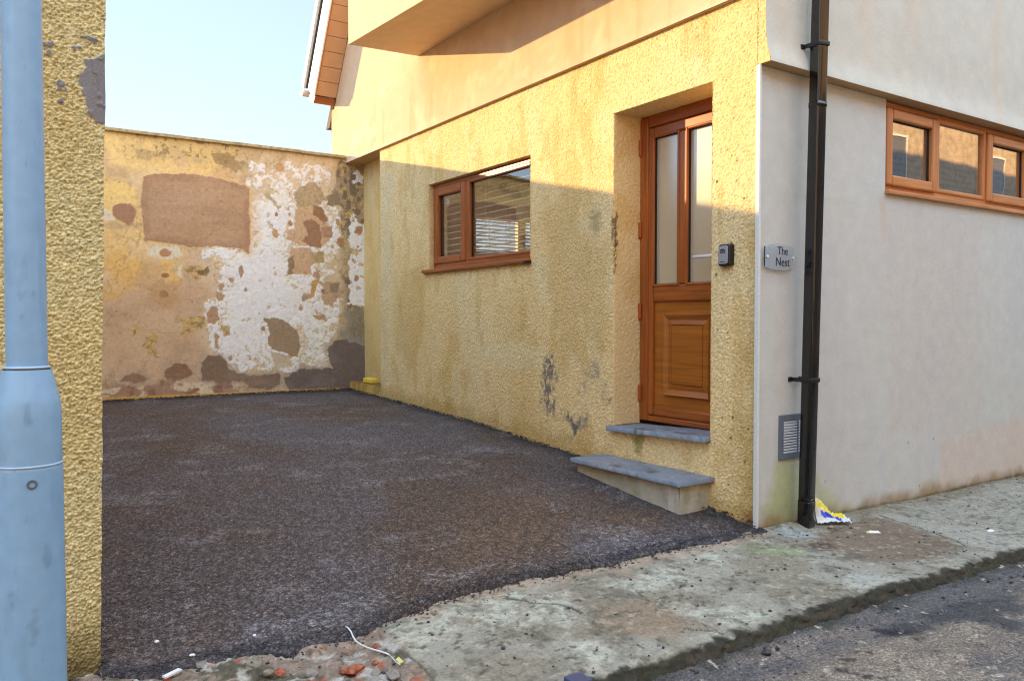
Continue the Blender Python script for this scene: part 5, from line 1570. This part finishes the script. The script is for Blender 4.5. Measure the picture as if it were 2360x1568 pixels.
b = MB(); b.prism([(q[0] - 0.03, q[1] + 0.022, q[2] + 0.004), (q[0] - 0.011, q[1] + 0.0175, q[2] + 0.004), (q[0] + 0.009, q[1] + 0.030, q[2] + 0.012), (q[0] - 0.02, q[1] + 0.034, q[2] + 0.007)], (0, 0, 0.003)); b.build('yellow_part', M['tagm'], sw)
for cpt, r, lb in (((1985, 468), 0.034, 'flattened white scrap on the pale slab by the kerb at the right edge'), ((1420, 425), 0.020, 'small white scrap beside the slab joint right of the wrapper'), ((1670, 550), 0.014, 'tiny white scrap below the slab joint')):
    lump('paper_scrap', c5(*cpt), r, M['paper'], lb, 'litter', int(r * 1000), z=-0.045, sq=(1.3, 0.6, 0.12))
q = at(1322, 1563, 2, 0.0)
b = MB(); b.box((q[0] - 0.036, q[1] - 0.06, -0.02), (q[0] + 0.036, q[1] + 0.012, 0.014), 0.004)
ob = b.build('plastic_offcut', M['scrap_blue']); tag(ob, 'dark blue-grey plastic offcut on the kerb at the bottom edge', 'litter')

# loose chippings along the asphalt, grit on concrete and road: nobody could count them
def scatter(name, pts, m, seed):
    bm_ = bmesh.new(); rr = random.Random(seed)
    for x, y, z, r in pts:
        ret = bmesh.ops.create_icosphere(bm_, subdivisions=1, radius=r)
        sx, sy, sz = rr.uniform(0.7, 1.4), rr.uniform(0.7, 1.3), rr.uniform(0.45, 0.8)
        a = rr.uniform(0, 6.28); ca, sa = math.cos(a), math.sin(a)
        for v_ in ret['verts']:
            k = rr.uniform(0.75, 1.15)
            px, py, pz = v_.co.x * sx * k, v_.co.y * sy * k, v_.co.z * sz * k
            v_.co = Vector((x + px * ca - py * sa, y + px * sa + py * ca, z + pz + r * 0.3))
    me = bpy.data.meshes.new(name); bm_.to_mesh(me); bm_.free()
    return tag(link(name, me, m), kind='stuff')


rr = random.Random(9)
pts = []
for _ in range(1300):
    x = rr.uniform(-3.5, -0.05)
    e = float(asph_edge(np.array([x]))[0])
    y = e + rr.gauss(0.02, 0.035)
    z = 0.012 + (0.014 if y > e + 0.01 else -0.010)
    pts.append((x, y, z, rr.uniform(0.0025, 0.0062)))
for _ in range(700):
    y = rr.uniform(0.0, 6.2); pts.append((-abs(rr.gauss(0, 0.03)) - 0.005, y, float(z_drive(np.array([y]))[0]) + 0.02, rr.uniform(0.004, 0.009)))
for _ in range(400):
    x = rr.uniform(-3.45, 0); y = 6.2 - abs(rr.gauss(0, 0.03)); pts.append((x, y, float(z_drive(np.array([y]))[0]) + 0.022, rr.uniform(0.005, 0.010)))
scatter('loose_chippings', pts, M['chip'], 3)
pts = []
for _ in range(420):
    x = rr.uniform(-3.3, 3.2); y = rr.uniform(-0.97, -0.06)
    if x < 0 and y > float(asph_edge(np.array([x]))[0]): continue
    pts.append((x, y, float(z_pave(np.array([x]), np.array([y]))[0]), rr.choice([0.003, 0.003, 0.004, 0.005, 0.008])))
scatter('pavement_grit', pts, M['chip'], 4)
pts = []
for _ in range(700):
    x = rr.uniform(-2.4, 3.4); y = KERB - abs(rr.gauss(0, 0.5)) - 0.03
    if y < -3: continue
    pts.append((x, y, -0.055 + float(z_pave(np.array([x]), np.array([0.]))[0]), rr.choice([0.003, 0.003, 0.004, 0.005, 0.006, 0.009])))
scatter('road_grit', pts, M['chip'], 5)

# ------------------------------------------------------------------ terrace across the road (seen only in the glass)
tr = empty('terrace_opposite', (4, -6.6, 0), 'warm stone terrace across the road, mirrored in the front window', 'building')
b = MB(); b.box((-22, -12, -0.1), (34, -6.62, 6.2)); b.build('facade', M['facade'], tr)
b = MB(); b.box((-22.2, -12, 6.2), (34.2, -6.40, 6.4)); b.build('eaves', M['roof'], tr)
for k in range(12):
    x = -18.6 + k * 4.4
    for z in (0.9, 3.9):
        V_, H_ = frame_rect_x(-6.618, -6.58, x, x + 0.95, z, z + 1.35, 0.05)
        o = bars('window', V_ + H_, M['reveal_white'], tr, 0)
        b = MB(); b.box((x + 0.05, -6.615, z + 0.05), (x + 0.90, -6.60, z + 1.30)); b.build('pane', M['dark_glass'], o)
